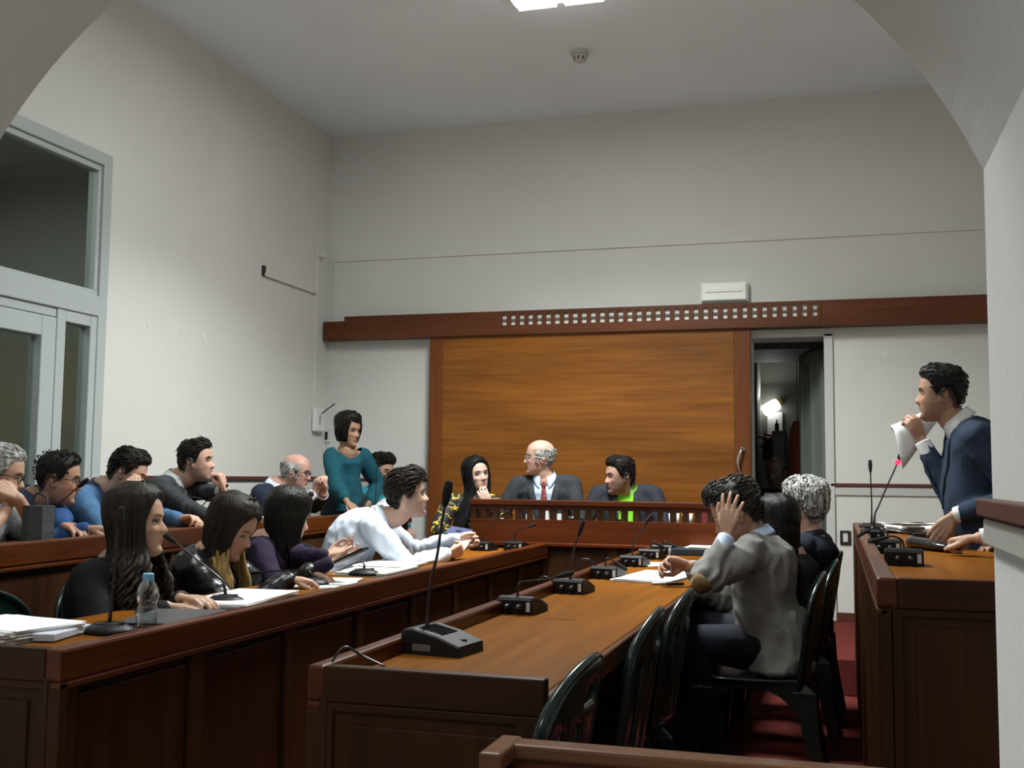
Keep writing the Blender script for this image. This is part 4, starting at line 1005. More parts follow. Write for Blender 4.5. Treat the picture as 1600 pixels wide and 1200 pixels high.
def person(label, seat, floor, face, neck, head, hyaw, hpitch=0, hroll=0, female=False, skin=(.52, .32, .22), hair=None,
           arms=None, top=None, pants=(.015, .016, .02), knee=None, stand=False, features=None, group=None, hs=1.0, shw=None,
           name='person', hunch=0.0, ftwist=0.0, legs=True, belly=0.0, bulk=1.0):
    """seat: pelvis centre; neck: base of neck; head: head centre; face: torso heading in degrees (0 = +x, 90 = +y)"""
    F = features or {}
    rnd = random.Random(label)
    P, N, Hc = [np.array(a, float) for a in (seat, neck, head)]
    N = N+np.array([0, 0, (features or {}).get('neckup', .038)])
    root = empty('person', (P[0], P[1], floor)); root['_world'] = 1
    tag(root, label, 'person', group)
    fa = math.radians(face); fwd = np.array([math.cos(fa), math.sin(fa), 0]); lat = np.array([math.sin(fa), -math.cos(fa), 0])   # lat: person's right side
    tw = math.radians(face+ftwist); lat2 = np.array([math.sin(tw), -math.cos(tw), 0])
    sw = shw or (0.150 if female else 0.178)
    S = sw/0.178
    spine_dir = unit(N-P)
    back = -unit(fwd-spine_dir*np.dot(fwd, spine_dir))
    M1 = P+(N-P)*0.35+back*(-0.01+hunch*0.3); M2 = P+(N-P)*0.72+back*(0.015+hunch)
    sp = bez([P, M1, M2, N], 5)
    tt = np.linspace(0, 1, len(sp))
    HR = rot_head(math.radians(hyaw), math.radians(hpitch), math.radians(hroll))
    toW = lambda p: Hc+np.asarray(p)*hs @ HR.T
    toL = lambda p: ((np.asarray(p)-Hc) @ HR)/hs
    Ts = unit(sp[-1]-sp[-3])
    shc = N-Ts*0.055
    # ---------- skin body
    mb = MB()
    # head
    nz, na = 44, 56
    zs = np.interp(np.linspace(0, 1, nz), np.linspace(0, 1, 13), HZ)
    ph = np.linspace(0, 2*PI, na, endpoint=False)
    rings = [toW(head_pt(ph, np.full(na, z), nose=F.get('nose', 1.0), jaw=F.get('jaw', 0.93 if female else 1.03))) for z in zs]
    v, f = loft(rings); mb.add(v, f)
    for sx in (-1, 1):   # ears
        e = MB()
        loop = [toW((sx*(.0735+.004*math.sin(a)+0.006), -.010+.013*math.cos(a)-0.004*math.sin(a), -.010+.028*math.sin(a))) for a in np.linspace(0, 2*PI, 13)[:-1]]
        e.tube([toW((sx*.068, -.006, -.012)), toW((sx*.077, -.012, -.010))], [.017*hs, .014*hs], 8)
        loop.append(loop[0]); e.tube(loop, [.0052*hs]*len(loop), 6)
        if not (hair and hair.get('kind') in ('long', 'bob')): mb.add(e.v, e.f)
    nr = .046 if female else .056*min(bulk, 1.08)
    nb = toW((0, -.022, -.062)); nb2 = toW((0, -.014, -.095))
    mb.tube(bez([N-Ts*.07, N, N*0.45+nb2*0.55, nb], 4), list(np.interp(np.linspace(0, 1, 13), [0, .3, .7, 1], [nr*1.25, nr*1.1, nr, nr*.98])), 16)
    # core and clavicle slope
    mb.tube(sp[::2], [.075]*len(sp[::2]), 12)
    SHL = {}
    for sgn, key in ((1, 'R'), (-1, 'L')):
        a = (arms or {}).get(key, {})
        sh = shc+lat2*sgn*sw+np.array(a.get('sh', (0, 0, 0)))
        SHL[key] = sh
        mb.tube([N-Ts*.045, (N-Ts*.05+sh)/2+Ts*0.012, sh], [.045*S, .045*S, .045*S], 10)
    arm_pts = {}
    for key in 'RL':
        a = (arms or {}).get(key)
        sgn = 1 if key == 'R' else -1
        sh = SHL[key]
        l1, l2 = a.get('len', (.265, .235) if female else (.290, .255)) if a else ((.265, .235) if female else (.290, .255))
        if a is None or 'w' not in a:
            w = P+lat*sgn*(sw+.03)+fwd*.22+np.array([0, 0, .16]); a = dict(a or {}); a.setdefault('hd', fwd); a.setdefault('hn', (0, 0, -1))
        else: w = np.array(a['w'], float)
        el, w = ik(sh, w, l1, l2, a.get('pole', lat*sgn*0.6-np.array([0, 0, 1.0])-fwd*0.3))
        arm_pts[key] = (sh, el, w)
        k = 0.88 if female else 1.0
        mb.tube([sh, (sh*.5+el*.5), el, el*.6+w*.4, w], [.038*k, .034*k, .029*k, .031*k, .0235*k], 12)
        hd = a.get('hd', w-el); hn = a.get('hn', (0, 0, -1))
        # thumb lies on the inner side: right hand palm down -> thumb toward left of fingers
        side = sgn*a.get('flip', 1)
        if not a.get('nohand'):
            hand(mb, w+unit(hd)*.012, hd, hn, -side, a.get('curl', (.35, .45, .35)), a.get('thumb', .4), a.get('spread', .05), 0.9 if female else 1.0, index=a.get('index'))
    if legs:
        pass
    me = remesh(mb, F.get('vox', .0048), 1, F.get('dec', 0.55))
    co = coords(me); L = toL(co)
    x, y, z = L[:, 0], L[:, 1], L[:, 2]
    n = len(co); skin = tuple(c*.86 for c in skin); col = np.tile(np.array(skin), (n, 1)).astype(float)
    isH = (np.abs(x) < .1) & (z > -.13) & (z < .13) & (np.abs(y) < .14)
    hp_ = head_pt(np.arctan2(x, y), np.clip(z, -.118, .116), nose=F.get('nose', 1.0)); isH = isH & (np.hypot(np.hypot(x, y)-np.hypot(hp_[:, 0], hp_[:, 1]), 0) < .02)
    def blend(mask, c, a=1.0):
        m = np.clip(mask*a, 0, 1)[:, None]*isH[:, None]; col[:] = col*(1-m)+np.array(c)*m
    sk = np.array(skin)
    face_m = sstep(.02, .05, y)*sstep(.09, .05, z)
    blend(face_m*np.exp(-((np.abs(x)-.038)/.018)**2-((z+.03)/.02)**2), sk*np.array([1.08, .82, .8]), .5)
    blend(sstep(.075, .08, y)*np.exp(-(x/.02)**4-((z+.061)/.0085)**4), F.get('lips', tuple(sk*np.array([.72, .36, .34]))), .85)
    blend(sstep(.055, .065, y)*np.exp(-((np.abs(x)-.031)/.017)**4-((z-.001)/.010)**4), sk*np.array([.6, .5, .5]), .55)
    if 'beard' in F:
        bc, amt = F['beard']
        bz = -.045+.045*sstep(.02, .06, np.abs(x))+.02*sstep(.06, .07, np.abs(x))
        m = sstep(.006, -.008, z-bz)*sstep(-.03, .0, y+.35*(np.abs(x)-.05))*sstep(-.128, -.1, z)
        m = np.maximum(m, np.exp(-(x/.028)**4-((z+.048)/.007)**2)*sstep(.06, .07, y)*.9)
        m = m*(1-.9*sstep(.07, .08, y)*np.exp(-(x/.018)**4-((z+.062)/.007)**4))
        m = m*(0.8+.2*np.sin(x*900)*np.sin(z*800))
        blend(m, bc, amt*.85)
    if hair and hair.get('kind') in ('short', 'curly', 'bald') and hair.get('paint', True):
        phv = np.arctan2(np.abs(x), y)
        hl = hairline(phv, hair.get('front', .072), hair)
        m = sstep(-.006, .006, z-hl)
        if hair['kind'] == 'bald': m = m*sstep(.062, .04, z)
        blend(m*0.9, np.array(hair['col'])*(.5 if hair['kind'] != 'bald' else 1))
    fa_ = me.color_attributes.new('Tone', 'FLOAT_COLOR', 'POINT')
    fa_.data.foreach_set('color', np.c_[col, np.ones(n)].astype(np.float32).ravel())
    add_mesh('body', me, skin_mat('skin'), root)
    # ---------- eyes, brows
    if not F.get('noface'):
        gz = F.get('gaze', (0, 0))
        for sx in (-1, 1):
            ec = np.array([sx*.0305, .0655, -.001]); r = .0125
            gx = unit((gz[0], 1, gz[1]))
            e = MB(); e.lathe((0, 0, 0), [(0, -r), (r*.5, -r*.87), (r*.87, -r*.5), (r, 0), (r*.9, r*.436), (r*.5, r*.866), (r*.22, r*.975), (0, r)], 14)
            a = unit(np.cross((0, 0, 1), gx)); bb = np.cross(gx, a); Mx = np.stack([a, bb, gx], 1)
            open_ = F.get('open', .62)
            pts = [(Mx @ np.array(q))*np.array([1.12, 1, open_])+ec for q in e.v]
            mi = [2 if i_f >= 6*14 else (1 if i_f >= 5*14 else 0) for i_f in range(len(e.f))]
            o = from_data('eye', toW(pts), e.f, [mat('eye_white', (.55, .5, .46), .25), mat('iris', (.03, .015, .01), .15), mat('pupil', (.004, .004, .004), .1)], root, True)
            o.data.polygons.foreach_set('material_index', mi)
            # upper lid
            lid = [np.array([sx*.0305+(k-.5)*.032, .0775-.010*abs(k-.5)**2*4+.0005, .0068*open_/.62-.010*(k-.5)**2*1.6-.001]) for k in np.linspace(0, 1, 7)]
            ev, ef = tube(toW(lid), [.001*hs, .0022*hs, .0026*hs, .0026*hs, .0026*hs, .0022*hs, .001*hs], 6)
            from_data('eyelid', ev, ef, mat('lash', (.012, .008, .007), .5) if female else mat('lid', tuple(sk*.35), .6), root, True)
            br = F.get('brow', (.02, .013, .01)); bw = F.get('bw', 1.0)
            pts = []
            for k in np.linspace(0, 1, 8):
                xx = sx*(.013+.038*k); zz = .0205+.006*math.sin(k*PI*.8)-.004*k+F.get('browup', 0)
                p = head_pt(math.atan2(xx, .075), zz); p = p+np.array([0, .0005, 0]); p[0] = xx; pts.append(p)
            ev, ef = tube(toW(pts), [.0012*bw*hs]+[.0024*bw*hs]*3+[.0022*bw*hs]*2+[.0016*bw*hs, .0008*hs], 6)
            from_data('eyebrow', ev, ef, mat('brow_%02x%02x' % (int(br[0]*255), int(br[2]*255)), br, .8), root, True)
    # ---------- clothes: torso + sleeves
    col_list = top or [dict(name='jumper', col=(.2, .2, .2))]
    fig = Fig(); fig.root = root; fig.toW = toW; fig.toL = toL; fig.N = N; fig.Ts = Ts; fig.shc = shc; fig.lat = lat2; fig.fwd = unit(np.cross(Ts, lat2)); fig.sp = sp; fig.arms = arm_pts; fig.P = P; fig.HR = HR; fig.Hc = Hc; fig.hs = hs
    if np.dot(fig.fwd, fwd) < 0: fig.fwd = -fig.fwd
    for ci, cl in enumerate(col_list):
        off = cl.get('off', 0.0)
        mb = MB()
        if female:
            prof = [(0, .185, .135), (.2, .165, .12), (.42, .135, .105), (.62, .150, .125), (.76, .150, .118), (.88, .135, .088), (.97, .075, .058)]
        else:
            prof = [(0, .175, .130), (.2, .168, .125), (.42, .160, .118), (.62, .175, .125), (.78, .178, .120), (.89, .155, .092), (.97, .085, .065)]
        rings = []
        for k in np.linspace(cl.get('t0', -.04), .97, 17):
            kk = max(0, min(1, k)); i = min(len(sp)-2, int(kk*(len(sp)-1))); ff = kk*(len(sp)-1)-i
            c = sp[i]*(1-ff)+sp[i+1]*ff
            if k < 0: c = c+(sp[0]-sp[1])/np.linalg.norm(sp[1]-sp[0])*(-k)*0.5
            tan = unit(sp[min(i+1, len(sp)-1)]-sp[max(i-1, 0)])
            la = unit(lat*(1-kk)+lat2*kk); fw = unit(np.cross(tan, la)); fw = fw if np.dot(fw, fwd) > 0 else -fw
            a_ = np.interp(k, [q[0] for q in prof], [q[1] for q in prof])*S*bulk+off
            b_ = np.interp(k, [q[0] for q in prof], [q[2] for q in prof])*bulk+off
            th = np.linspace(0, 2*PI, 32, endpoint=False)
            cx, sx_ = np.cos(th), np.sin(th)
            ex = .85
            bf = b_*(1+belly*math.exp(-((kk-.3)/.22)**2))
            if female: bf = bf+.016*math.exp(-((kk-.62)/.16)**2)
            u_ = a_*np.sign(cx)*np.abs(cx)**ex; v_ = np.where(sx_ > 0, bf, b_)*np.sign(sx_)*np.abs(sx_)**ex
            rings.append(c+u_[:, None]*la+v_[:, None]*fw)
        v, f = loft(rings); mb.add(v, f)
        kA = (0.9 if female else 1.0)*bulk
        slv = cl.get('sleeve', 1.0)
        for key in 'RL':
            sh, el, w = arm_pts[key]
            sgn = 1 if key == 'R' else -1
            mb.tube([N-Ts*.055+lat2*sgn*.05, (N-Ts*.05+sh)/2+Ts*.004, sh-lat2*sgn*.01], [.052*kA+off, .060*kA+off, .062*kA+off], 14)
            if slv <= 0: continue
            if slv >= .99: e2 = w-unit(w-el)*cl.get('cuffgap', .0)
            elif slv > .5: e2 = el+(w-el)*(slv-.5)*2
            else: e2 = None
            lo = cl.get('loose', 1.0)
            if e2 is None:
                q = sh+(el-sh)*slv*2
                mb.tube([sh, (sh+q)/2, q], [.064*kA+off, .06*kA*lo+off, .058*kA*lo+off], 14)
            else:
                mb.tube([sh, sh*.6+el*.4, sh*.2+el*.8], [.064*kA+off, .058*kA*lo+off, .050*kA*lo+off], 14)
                mb.tube([sh*.2+el*.8, el, el*.8+e2*.2], [.050*kA*lo+off, .050*kA*lo+off, .048*kA*lo+off], 14)
                mb.tube([el*.9+e2*.1, el*.5+e2*.5, e2], [.048*kA*lo+off, .043*kA*lo+off, (.034*kA*lo if slv > .9 else .042*kA*lo)+off], 14)
        if cl.get('skirt'):   # jacket tails hanging over the hips
            sk_ = cl['skirt']; r2 = []
            for k in np.linspace(0, 1, 6):
                c = P+np.array([0, 0, .12])-np.array([0, 0, 1])*k*sk_+fwd*(-.01)
                th = np.linspace(0, 2*PI, 28, endpoint=False)
                r2.append(c+(np.cos(th)*(.155+.045*k)*S*bulk)[:, None]*lat+(np.sin(th)*(.115+.04*k)*bulk)[:, None]*fwd)
            v, f = loft(r2); mb.add(v, f)
        me = remesh(mb, cl.get('vox', .0095), cl.get('sm', 3))
        co = coords(me); no = normals(me)
        amp = cl.get('fold', .006); fs = cl.get('fs', 9.0)
        dsp = np.empty(len(co))
        sd = rnd.random()*50
        els = [(arm_pts[k_][1], unit(arm_pts[k_][2]-arm_pts[k_][0])) for k_ in 'RL']
        for i_, p in enumerate(co):
            q = Vector((p[0]*fs+sd, p[1]*fs, p[2]*fs*0.6))
            d_ = noise.noise(q)*amp*.9
            rn = abs(noise.noise(Vector((p[0]*fs*1.9+3, p[1]*fs*1.9+sd, p[2]*fs*1.2))))
            dsp[i_] = d_+amp*1.2*(0.5-rn)
        for ec, ax in els:
            dd = co-ec; t_ = dd @ ax; r_ = np.linalg.norm(dd, axis=1)
            dsp += amp*.75*np.sin(t_*150+3*np.sin(dd[:, 2]*30))*np.exp(-(r_/.075)**2)
        co = co+no*dsp[:, None]
        # opening for the neck, V front, cuffs ends
        rel = co-N
        u_ = rel @ lat2; w_ = rel @ Ts; v_ = rel @ fig.fwd
        set_coords(me, co)
        kill = (w_ > cl.get('neck', -.012)-.05*sstep(0, .08, v_)*cl.get('scoop', 0.3)) & (np.abs(u_) < (.052 if female else .068)*S) & (np.linalg.norm(rel, axis=1) < (.09 if female else .115))
        dmin = np.full(len(co), 9.0)
        for k_ in 'RL':
            for A_, B_ in ((arm_pts[k_][0]*.6+arm_pts[k_][1]*.4, arm_pts[k_][1]), (arm_pts[k_][1], arm_pts[k_][2])):
                AB = B_-A_; t_ = np.clip(((co-A_) @ AB)/(AB @ AB), 0, 1)
                dmin = np.minimum(dmin, np.linalg.norm(co-A_-t_[:, None]*AB, axis=1))
        body_ = dmin > .074
        if ci == 0: fig.cloth = (u_.copy(), v_.copy(), w_.copy(), body_.copy())
        if 'wide' in cl: kill |= (w_ > -.04-.02*sstep(0, .08, v_)+.25*0) & (np.abs(u_) < cl['wide']) & (np.linalg.norm(rel-u_[:, None]*lat2, axis=1) < .13) & (w_ > -.05+.1*(np.abs(u_)/cl['wide'])**2*.45)
        if 'V' in cl:
            w0, sl = cl['V']
            kill |= (v_ > .015) & (np.abs(u_) < np.minimum(cl.get('vmax', .085), np.maximum(0, (w_-w0))*sl)) & (w_ < .1) & body_
        if 'open' in cl:
            kill |= (v_ > .0) & (np.abs(u_) < cl['open']) & (w_ < .02) & (w_ > -.5) & body_
        bm = bmesh.new(); bm.from_mesh(me); bm.verts.ensure_lookup_table()
        dl = [f_ for f_ in bm.faces if all(kill[v_2.index] for v_2 in f_.verts)]
        if dl: bmesh.ops.delete(bm, geom=dl, context='FACES')
        bv = [v_3 for v_3 in bm.verts if v_3.is_boundary]
        for _ in range(8):
            nw = {}
            for v_3 in bv:
                nb_ = [e_.other_vert(v_3).co for e_ in v_3.link_edges if e_.is_boundary]
                if len(nb_) == 2: nw[v_3] = v_3.co*.4+(nb_[0]+nb_[1])*.3
            for v_3, c_ in nw.items(): v_3.co = c_
        bm.to_mesh(me); bm.free(); me.shade_smooth()
        m_ = cl.get('mat') or cloth_mat(cl.get('mname', cl['name']+'_%d' % int(1e5*sum(cl['col'])+1e3*cl['col'][0])), cl['col'], cl.get('rough', .85), cl.get('spec', .2), cl.get('bump', .25), na=cl.get('na', .12))
        o = add_mesh(cl['name'], me, m_, root)
        if cl.get('label'): o['label'] = cl['label']
        if cl.get('solid', True) and ('V' in cl or 'open' in cl):
            s_ = o.modifiers.new('s', 'SOLIDIFY'); s_.thickness = .006; s_.offset = -1
        if cl.get('lapel'):
            w0, sl = cl['V']
            lm = m_
            for sg in (-1, 1):
                lp = MB(); rows = []; lastv = .10
                for k in np.linspace(0, 1, 9):
                    ww = w0+(-.035-w0)*k
                    ui = min(cl.get('vmax', .085), (ww-w0)*sl); uo = ui+cl['lapel']*math.sin(min(1, k*1.25)*PI*.5)*(1 if k < .8 else 1-(k-.8)*1.5)
                    row = []
                    for uu in (ui-.004, (ui+uo)/2, uo):
                        # find the cloth surface in front at this (u, w)
                        d2 = (u_-sg*uu)**2+(w_-ww)**2-0.0
                        cand = np.where((v_ > -.02) & (d2 < .0009))[0]
                        vv = v_[cand[np.argmin(d2[cand])]] if len(cand) else lastv
                        vv = max(vv, lastv-.012); lastv = vv
                        row.append(N+lat2*sg*uu+Ts*ww+fig.fwd*(vv+.006))
                    rows.append(row)
                vs = [p for r in rows for p in r]; fs_ = []
                for i in range(8):
                    for j in range(2):
                        fs_.append((i*3+j, i*3+j+1, (i+1)*3+j+1, (i+1)*3+j))
                ol = from_data('lapel', vs, fs_, lm, root, True)
                s_ = ol.modifiers.new('s', 'SOLIDIFY'); s_.thickness = .005; s_.offset = 0
        if cl.get('collar'):
            collar(fig, m_ if cl['collar'] is True else mat('shirt_collar_'+cl['name'], cl['collar'], .7), cl.get('ch', .034), nr, cl.get('cgap', .35))
        if cl.get('cuff'):
            for key in 'RL':
                sh, el, w = arm_pts[key]; dd = unit(w-el)
                g = cl.get('cuffgap', .02)
                th = np.linspace(0, 2*PI, 17)[:-1]
                T_, N_, B_ = frames([w-dd*.05, w])
                rr = [(-.045-g, .036), (-.012, .034), (-.006, .033), (-.008, .029), (-.045-g, .029)]
                rings = [w+dd*t_+r_*kA*(np.cos(th)[:, None]*N_[1]+np.sin(th)[:, None]*B_[1]) for t_, r_ in rr]
                v, f = loft(rings, cap=False)
                from_data('cuff', v, f, mat('cuff_%02x%02x%02x' % tuple(int(255*c) for c in cl['cuff']), cl['cuff'], .7), root, True)
    if hair: make_hair(fig, hair, rnd)
    # ---------- legs
    if legs:
        mb = MB(); wide = .075
        hipc = P-np.array([0, 0, .03])
        for i, sgn in enumerate((1, -1)):
            hp = hipc+lat*sgn*.085
            if stand:
                kn = np.array([hp[0], hp[1], floor+.50])+fwd*.02; an = np.array([hp[0], hp[1], floor+.09])-fwd*.02
            elif knee is not None: kn, an = [np.array(q, float) for q in knee[i]]
            else:
                kn = hp+fwd*.42+lat*sgn*.03; kn[2] = floor+.50; an = kn+fwd*.03; an[2] = floor+.09
            mb.tube([hp, hp*.5+kn*.5, kn*.92+hp*.08], [.095, .085, .066], 12); mb.tube([kn*.95+hp*.05, kn, kn*.9+an*.1], [.064, .064, .062], 12)
            mb.tube([kn*.95+an*.05, kn*.5+an*.5, an], [.062, .06, .05], 12)
            sh_ = MB(); sf = unit(np.array([fwd[0], fwd[1], 0]))
            a0 = np.array([an[0], an[1], floor+.035])
            sh_.tube([a0-sf*.05, a0+sf*.06, a0+sf*.17], [.037, .036, .026], 10)
            from_data('shoe', sh_.v, sh_.f, mat('black_shoe', (.012, .01, .009), .35), root, True)
        mb.tube([hipc-lat*.07, hipc+lat*.07], [.115, .115], 12)
        me = remesh(mb, .014, 2)
        add_mesh('skirt' if F.get('skirtname') else 'trousers', me, cloth_mat('trouser_%d' % int(1e4*sum(pants)), pants, .85), root)
    return fig

def collar(fig, m, h, nr, gap):
    ph = np.linspace(gap, 2*PI-gap, 26); n = len(ph)
    N, Ts, la, fw = fig.N, fig.Ts, fig.lat, fig.fwd
    rows = []
    for r_, up, tip in ((nr*1.22, -.012, 0), (nr*1.10, h, 0), (nr*1.16, h+.003, 0), (nr*1.42, h*.25, 1), (nr*1.5, h*.0, 1)):
        row = []
        for p in ph:
            fr = sstep(.55, 1.0, math.cos(p))
            dn = tip*fr*.045
            row.append(N+la*math.sin(p)*(r_+tip*fr*.004)+fw*(math.cos(p)*r_*1.02+.006)+Ts*(up-dn-.018*(1+math.cos(p))/2))
        rows.append(np.array(row))
    v, f = loft(rows, cap=False, closed=False)
    o = from_data('collar', v, f, m, fig.root, True)
    s_ = o.modifiers.new('s', 'SOLIDIFY'); s_.thickness = .003

def hairline(phi, front, h):
    """lowest z of the hair by angle from the face direction (0..pi)"""
    ph = np.abs(phi)
    side = h.get('burn', -.012)
    return np.interp(ph, [0, .45, .85, 1.05, 1.30, 1.62, 1.85, 2.1, 2.5, PI], [front, front-.002, front-.012, .048, side+.004, side-.006, .012, -.03, h.get('nape', -.075), h.get('nape', -.075)-.004])

def make_hair(fig, h, rnd):
    kind = h['kind']; m = hair_mat('hair_'+h['name'], h['col'], h.get('hi'), max(.4, h.get('rough', .5)))
    toW = fig.toW; hs = fig.hs
    c0 = np.array([0, -.008, .02])
    def surf(ph, z, off):
        p = head_pt(ph, z, feat=False); d = p-c0; d = d/(np.linalg.norm(d, axis=-1, keepdims=True)+1e-9)
        return p+d*np.asarray(off)[..., None]
    nphi, ns = 64, 18
    t = h.get('t', .010); tt = h.get('top', .008); front = h.get('front', .070); lump = h.get('lump', .003)
    long_ = kind in ('long', 'bob')
    rows = []; sd = rnd.random()*30
    ph = np.linspace(-PI, PI, nphi, endpoint=False)
    if kind == 'bald': hlo = hairline(ph, .06, h)
    elif long_:
        hlo = np.interp(np.abs(ph), [0, .35, .7, .95, 1.15, 1.4, 2.0, PI], [.078, .072, .05, .0, h.get('cheek', -.05), h.get('low', -.09), h.get('low', -.1), h.get('low', -.1)])
        if h.get('fringe') is not None: hlo = np.where(np.abs(ph) < .9, np.minimum(hlo, h['fringe']+.01*np.sin(ph*2)), hlo)
    else: hlo = hairline(ph, front, h)
    for s in np.linspace(0, 1, ns):
        if kind == 'bald':
            hi = np.interp(np.abs(ph), [0, .9, 1.1, 1.5, 2.2, PI], [.061, .04, .03, .05, .062, .064])
            z = hlo+(np.maximum(hi, hlo+.001)-hlo)*s
            o = t*np.sin(PI*min(1, max(0, s)))**.5-.0015
            o = np.full(nphi, o)*sstep(.85, 1.1, np.abs(ph))-.004*(1-sstep(.85, 1.1, np.abs(ph)))
        else:
            z = hlo+(.1155-hlo)*math.sin(s*PI/2)**.9
            ramp = sstep(0, .16 if not long_ else (.55 if kind == 'bob' else .1), s)
            o = ramp*(t+tt*sstep(.03, .1, z)+h.get('quiff', 0)*sstep(.04, .09, z)*np.exp(-(ph/.9)**2)+h.get('back', 0)*sstep(1.8, 2.8, np.abs(ph))*sstep(-.06, 0, z))-.002
            if h.get('part') is not None:
                pass
        P = surf(ph, z, o)
        for i in range(nphi):
            if o[i] > 0:
                q = Vector((P[i][0]*70+sd, P[i][1]*22, P[i][2]*35))
                if kind == 'curly': q = Vector((P[i][0]*90+sd, P[i][1]*90, P[i][2]*90))
                d = P[i]-c0; P[i] += d/np.linalg.norm(d)*noise.noise(q)*lump*2
        rows.append(P)
    V = [toW(r) for r in rows]
    v, f = loft(V, cap=False)
    if kind != 'bald': f.append(tuple((ns-1)*nphi+k for k in range(nphi)))
    obj = MB(); obj.add(v, f)
    # locks
    L = h.get('locks', 150); r0 = h.get('lr', .0055)
    for i in range(L if not long_ else 0):
        p0 = rnd.uniform(-PI, PI); zl = hairline(np.array([p0]), front, h)[0] if kind != 'bald' else -.06
        z0 = rnd.uniform(zl+.012, .112 if kind != 'bald' else .05)
        if kind == 'bald' and abs(p0) < 1.15: continue
        pts = []; rr = []
        kk = sstep(0, .03, z0-zl)
        o0 = (t+tt*sstep(.03, .1, z0)+h.get('quiff', 0)*sstep(.04, .09, z0)*math.exp(-(p0/.9)**2))*(kk*.8+.2)
        n_ = 5; ll = h.get('len', .035)*rnd.uniform(.6, 1.3)
        cx, cz = rnd.uniform(-1, 1), rnd.uniform(-1, 1)
        base = surf(np.array([p0]), np.array([z0]), np.array([o0]))[0]
        dn = unit(base-c0)
        if kind == 'curly': tang = unit(np.cross(dn, (cx, rnd.uniform(-1, 1), cz)))
        else:
            flow = np.array(h.get('flow', (0, -1, -.25))); tang = unit(flow-dn*np.dot(flow, dn)+np.array([cx, 0, cz])*.25)
        bi = np.cross(dn, tang)
        for k in range(n_):
            a = k/(n_-1)
            if kind == 'curly': q = base+tang*ll*.5*math.sin(a*2.6)+bi*ll*.3*math.cos(a*3.1)+dn*(.004+.006*math.sin(a*PI))
            else: q = base+tang*ll*(a-.4)+dn*(h.get('lift', .002)*math.sin(a*PI)-.10*ll*(a-.4)**2*4+h.get('tip', 0)*a)
            pts.append(q); rr.append(r0*hs*(1-.75*abs(a-.35)/.65)*(1 if k < n_-1 else .35))
        tv, tf = tube(toW(pts), rr, 5); obj.add(tv, tf)
    if long_:
        gl = h.get('L', .42); nL = h.get('locks', 150)
        down = np.array([0, 0, -1.0])
        part = h.get('part', 0.0)
        for i in range(nL):
            sgn = 1 if i % 2 else -1
            u = rnd.random()
            tgt = sgn*(h.get('f0', 1.12)+(PI-h.get('f0', 1.12))*u)      # angle it settles at
            pts = []; rr = []
            p_s = part+sgn*.15+(tgt-part)*.1*(u > .5)
            for a in np.linspace(0, 1, 7):
                z = .112-(.112+.06)*a**1.25
                ph_ = p_s+(tgt-p_s)*sstep(0, .55, a)
                o = t+tt*sstep(.03, .1, z)+rnd.uniform(-.003, .004)
                pts.append(toW(surf(np.array([ph_]), np.array([z]), np.array([o]))[0])); rr.append(r0*(.6+.6*a))
            q = pts[-1]; out = unit(q-toW((0, -.02, -.06))); out[2] = 0
            ln = gl*rnd.uniform(.8, 1.05); wv = h.get('wave', 0.0); phs = rnd.uniform(0, 6.28)
            hang = h.get('hang', (0, 0, 0)); fr = math.cos(tgt) > -.2
            if fr and 'hangf' in h: hang = h['hangf']
            nn = 16 if wv > .004 else 9
            if kind == 'bob': nn = 0; pts[-1] = pts[-1]*.9+np.array(toW((0, -.02, -.07)))*.1
            for k in range(1, nn+1):
                a = k/nn
                p = q+down*ln*a+out*h.get('flare', .02)*math.sin(a*PI*.6)+np.array(hang)*a**1.2*1.0
                side = unit(np.cross(down, out))
                p = p+side*wv*math.sin(phs+a*h.get('wf', 9))+out*wv*.7*math.cos(phs+a*h.get('wf', 9))
                pts.append(p); rr.append(r0*(1.2 if a < .8 else 1.2*(1-a)*5+.15))
            pts = np.array(pts)
            e_ = min(11, len(pts)-1)
            for _ in range(3): pts[1:e_] = pts[1:e_]*.4+(pts[2:e_+1]+pts[:e_-1])*.3
            tv, tf = tube(pts, rr, 5)
            if 'tipcol' in h:
                z_t = fig.Hc[2]+h.get('tipz', -.10)+rnd.uniform(-.02, .02)
                lo_ = [f_ for f_ in tf if np.mean([tv[i_][2] for i_ in f_]) < z_t]; hi_ = [f_ for f_ in tf if np.mean([tv[i_][2] for i_ in f_]) >= z_t]
                b0 = len(obj.v); obj.add(tv, hi_, 0); obj.f += [tuple(i_+b0 for i_ in f_) for f_ in lo_]; obj.mi += [1]*len(lo_)
            else: obj.add(tv, tf)
        ms = [m, hair_mat('hair_'+h['name']+'_tips', h['tipcol'], tuple(min(1, c*1.6) for c in h['tipcol']))] if 'tipcol' in h else [m]
        o = obj.build('hair', ms, fig.root, True)
        return o
    return obj.build('hair', m, fig.root, True)

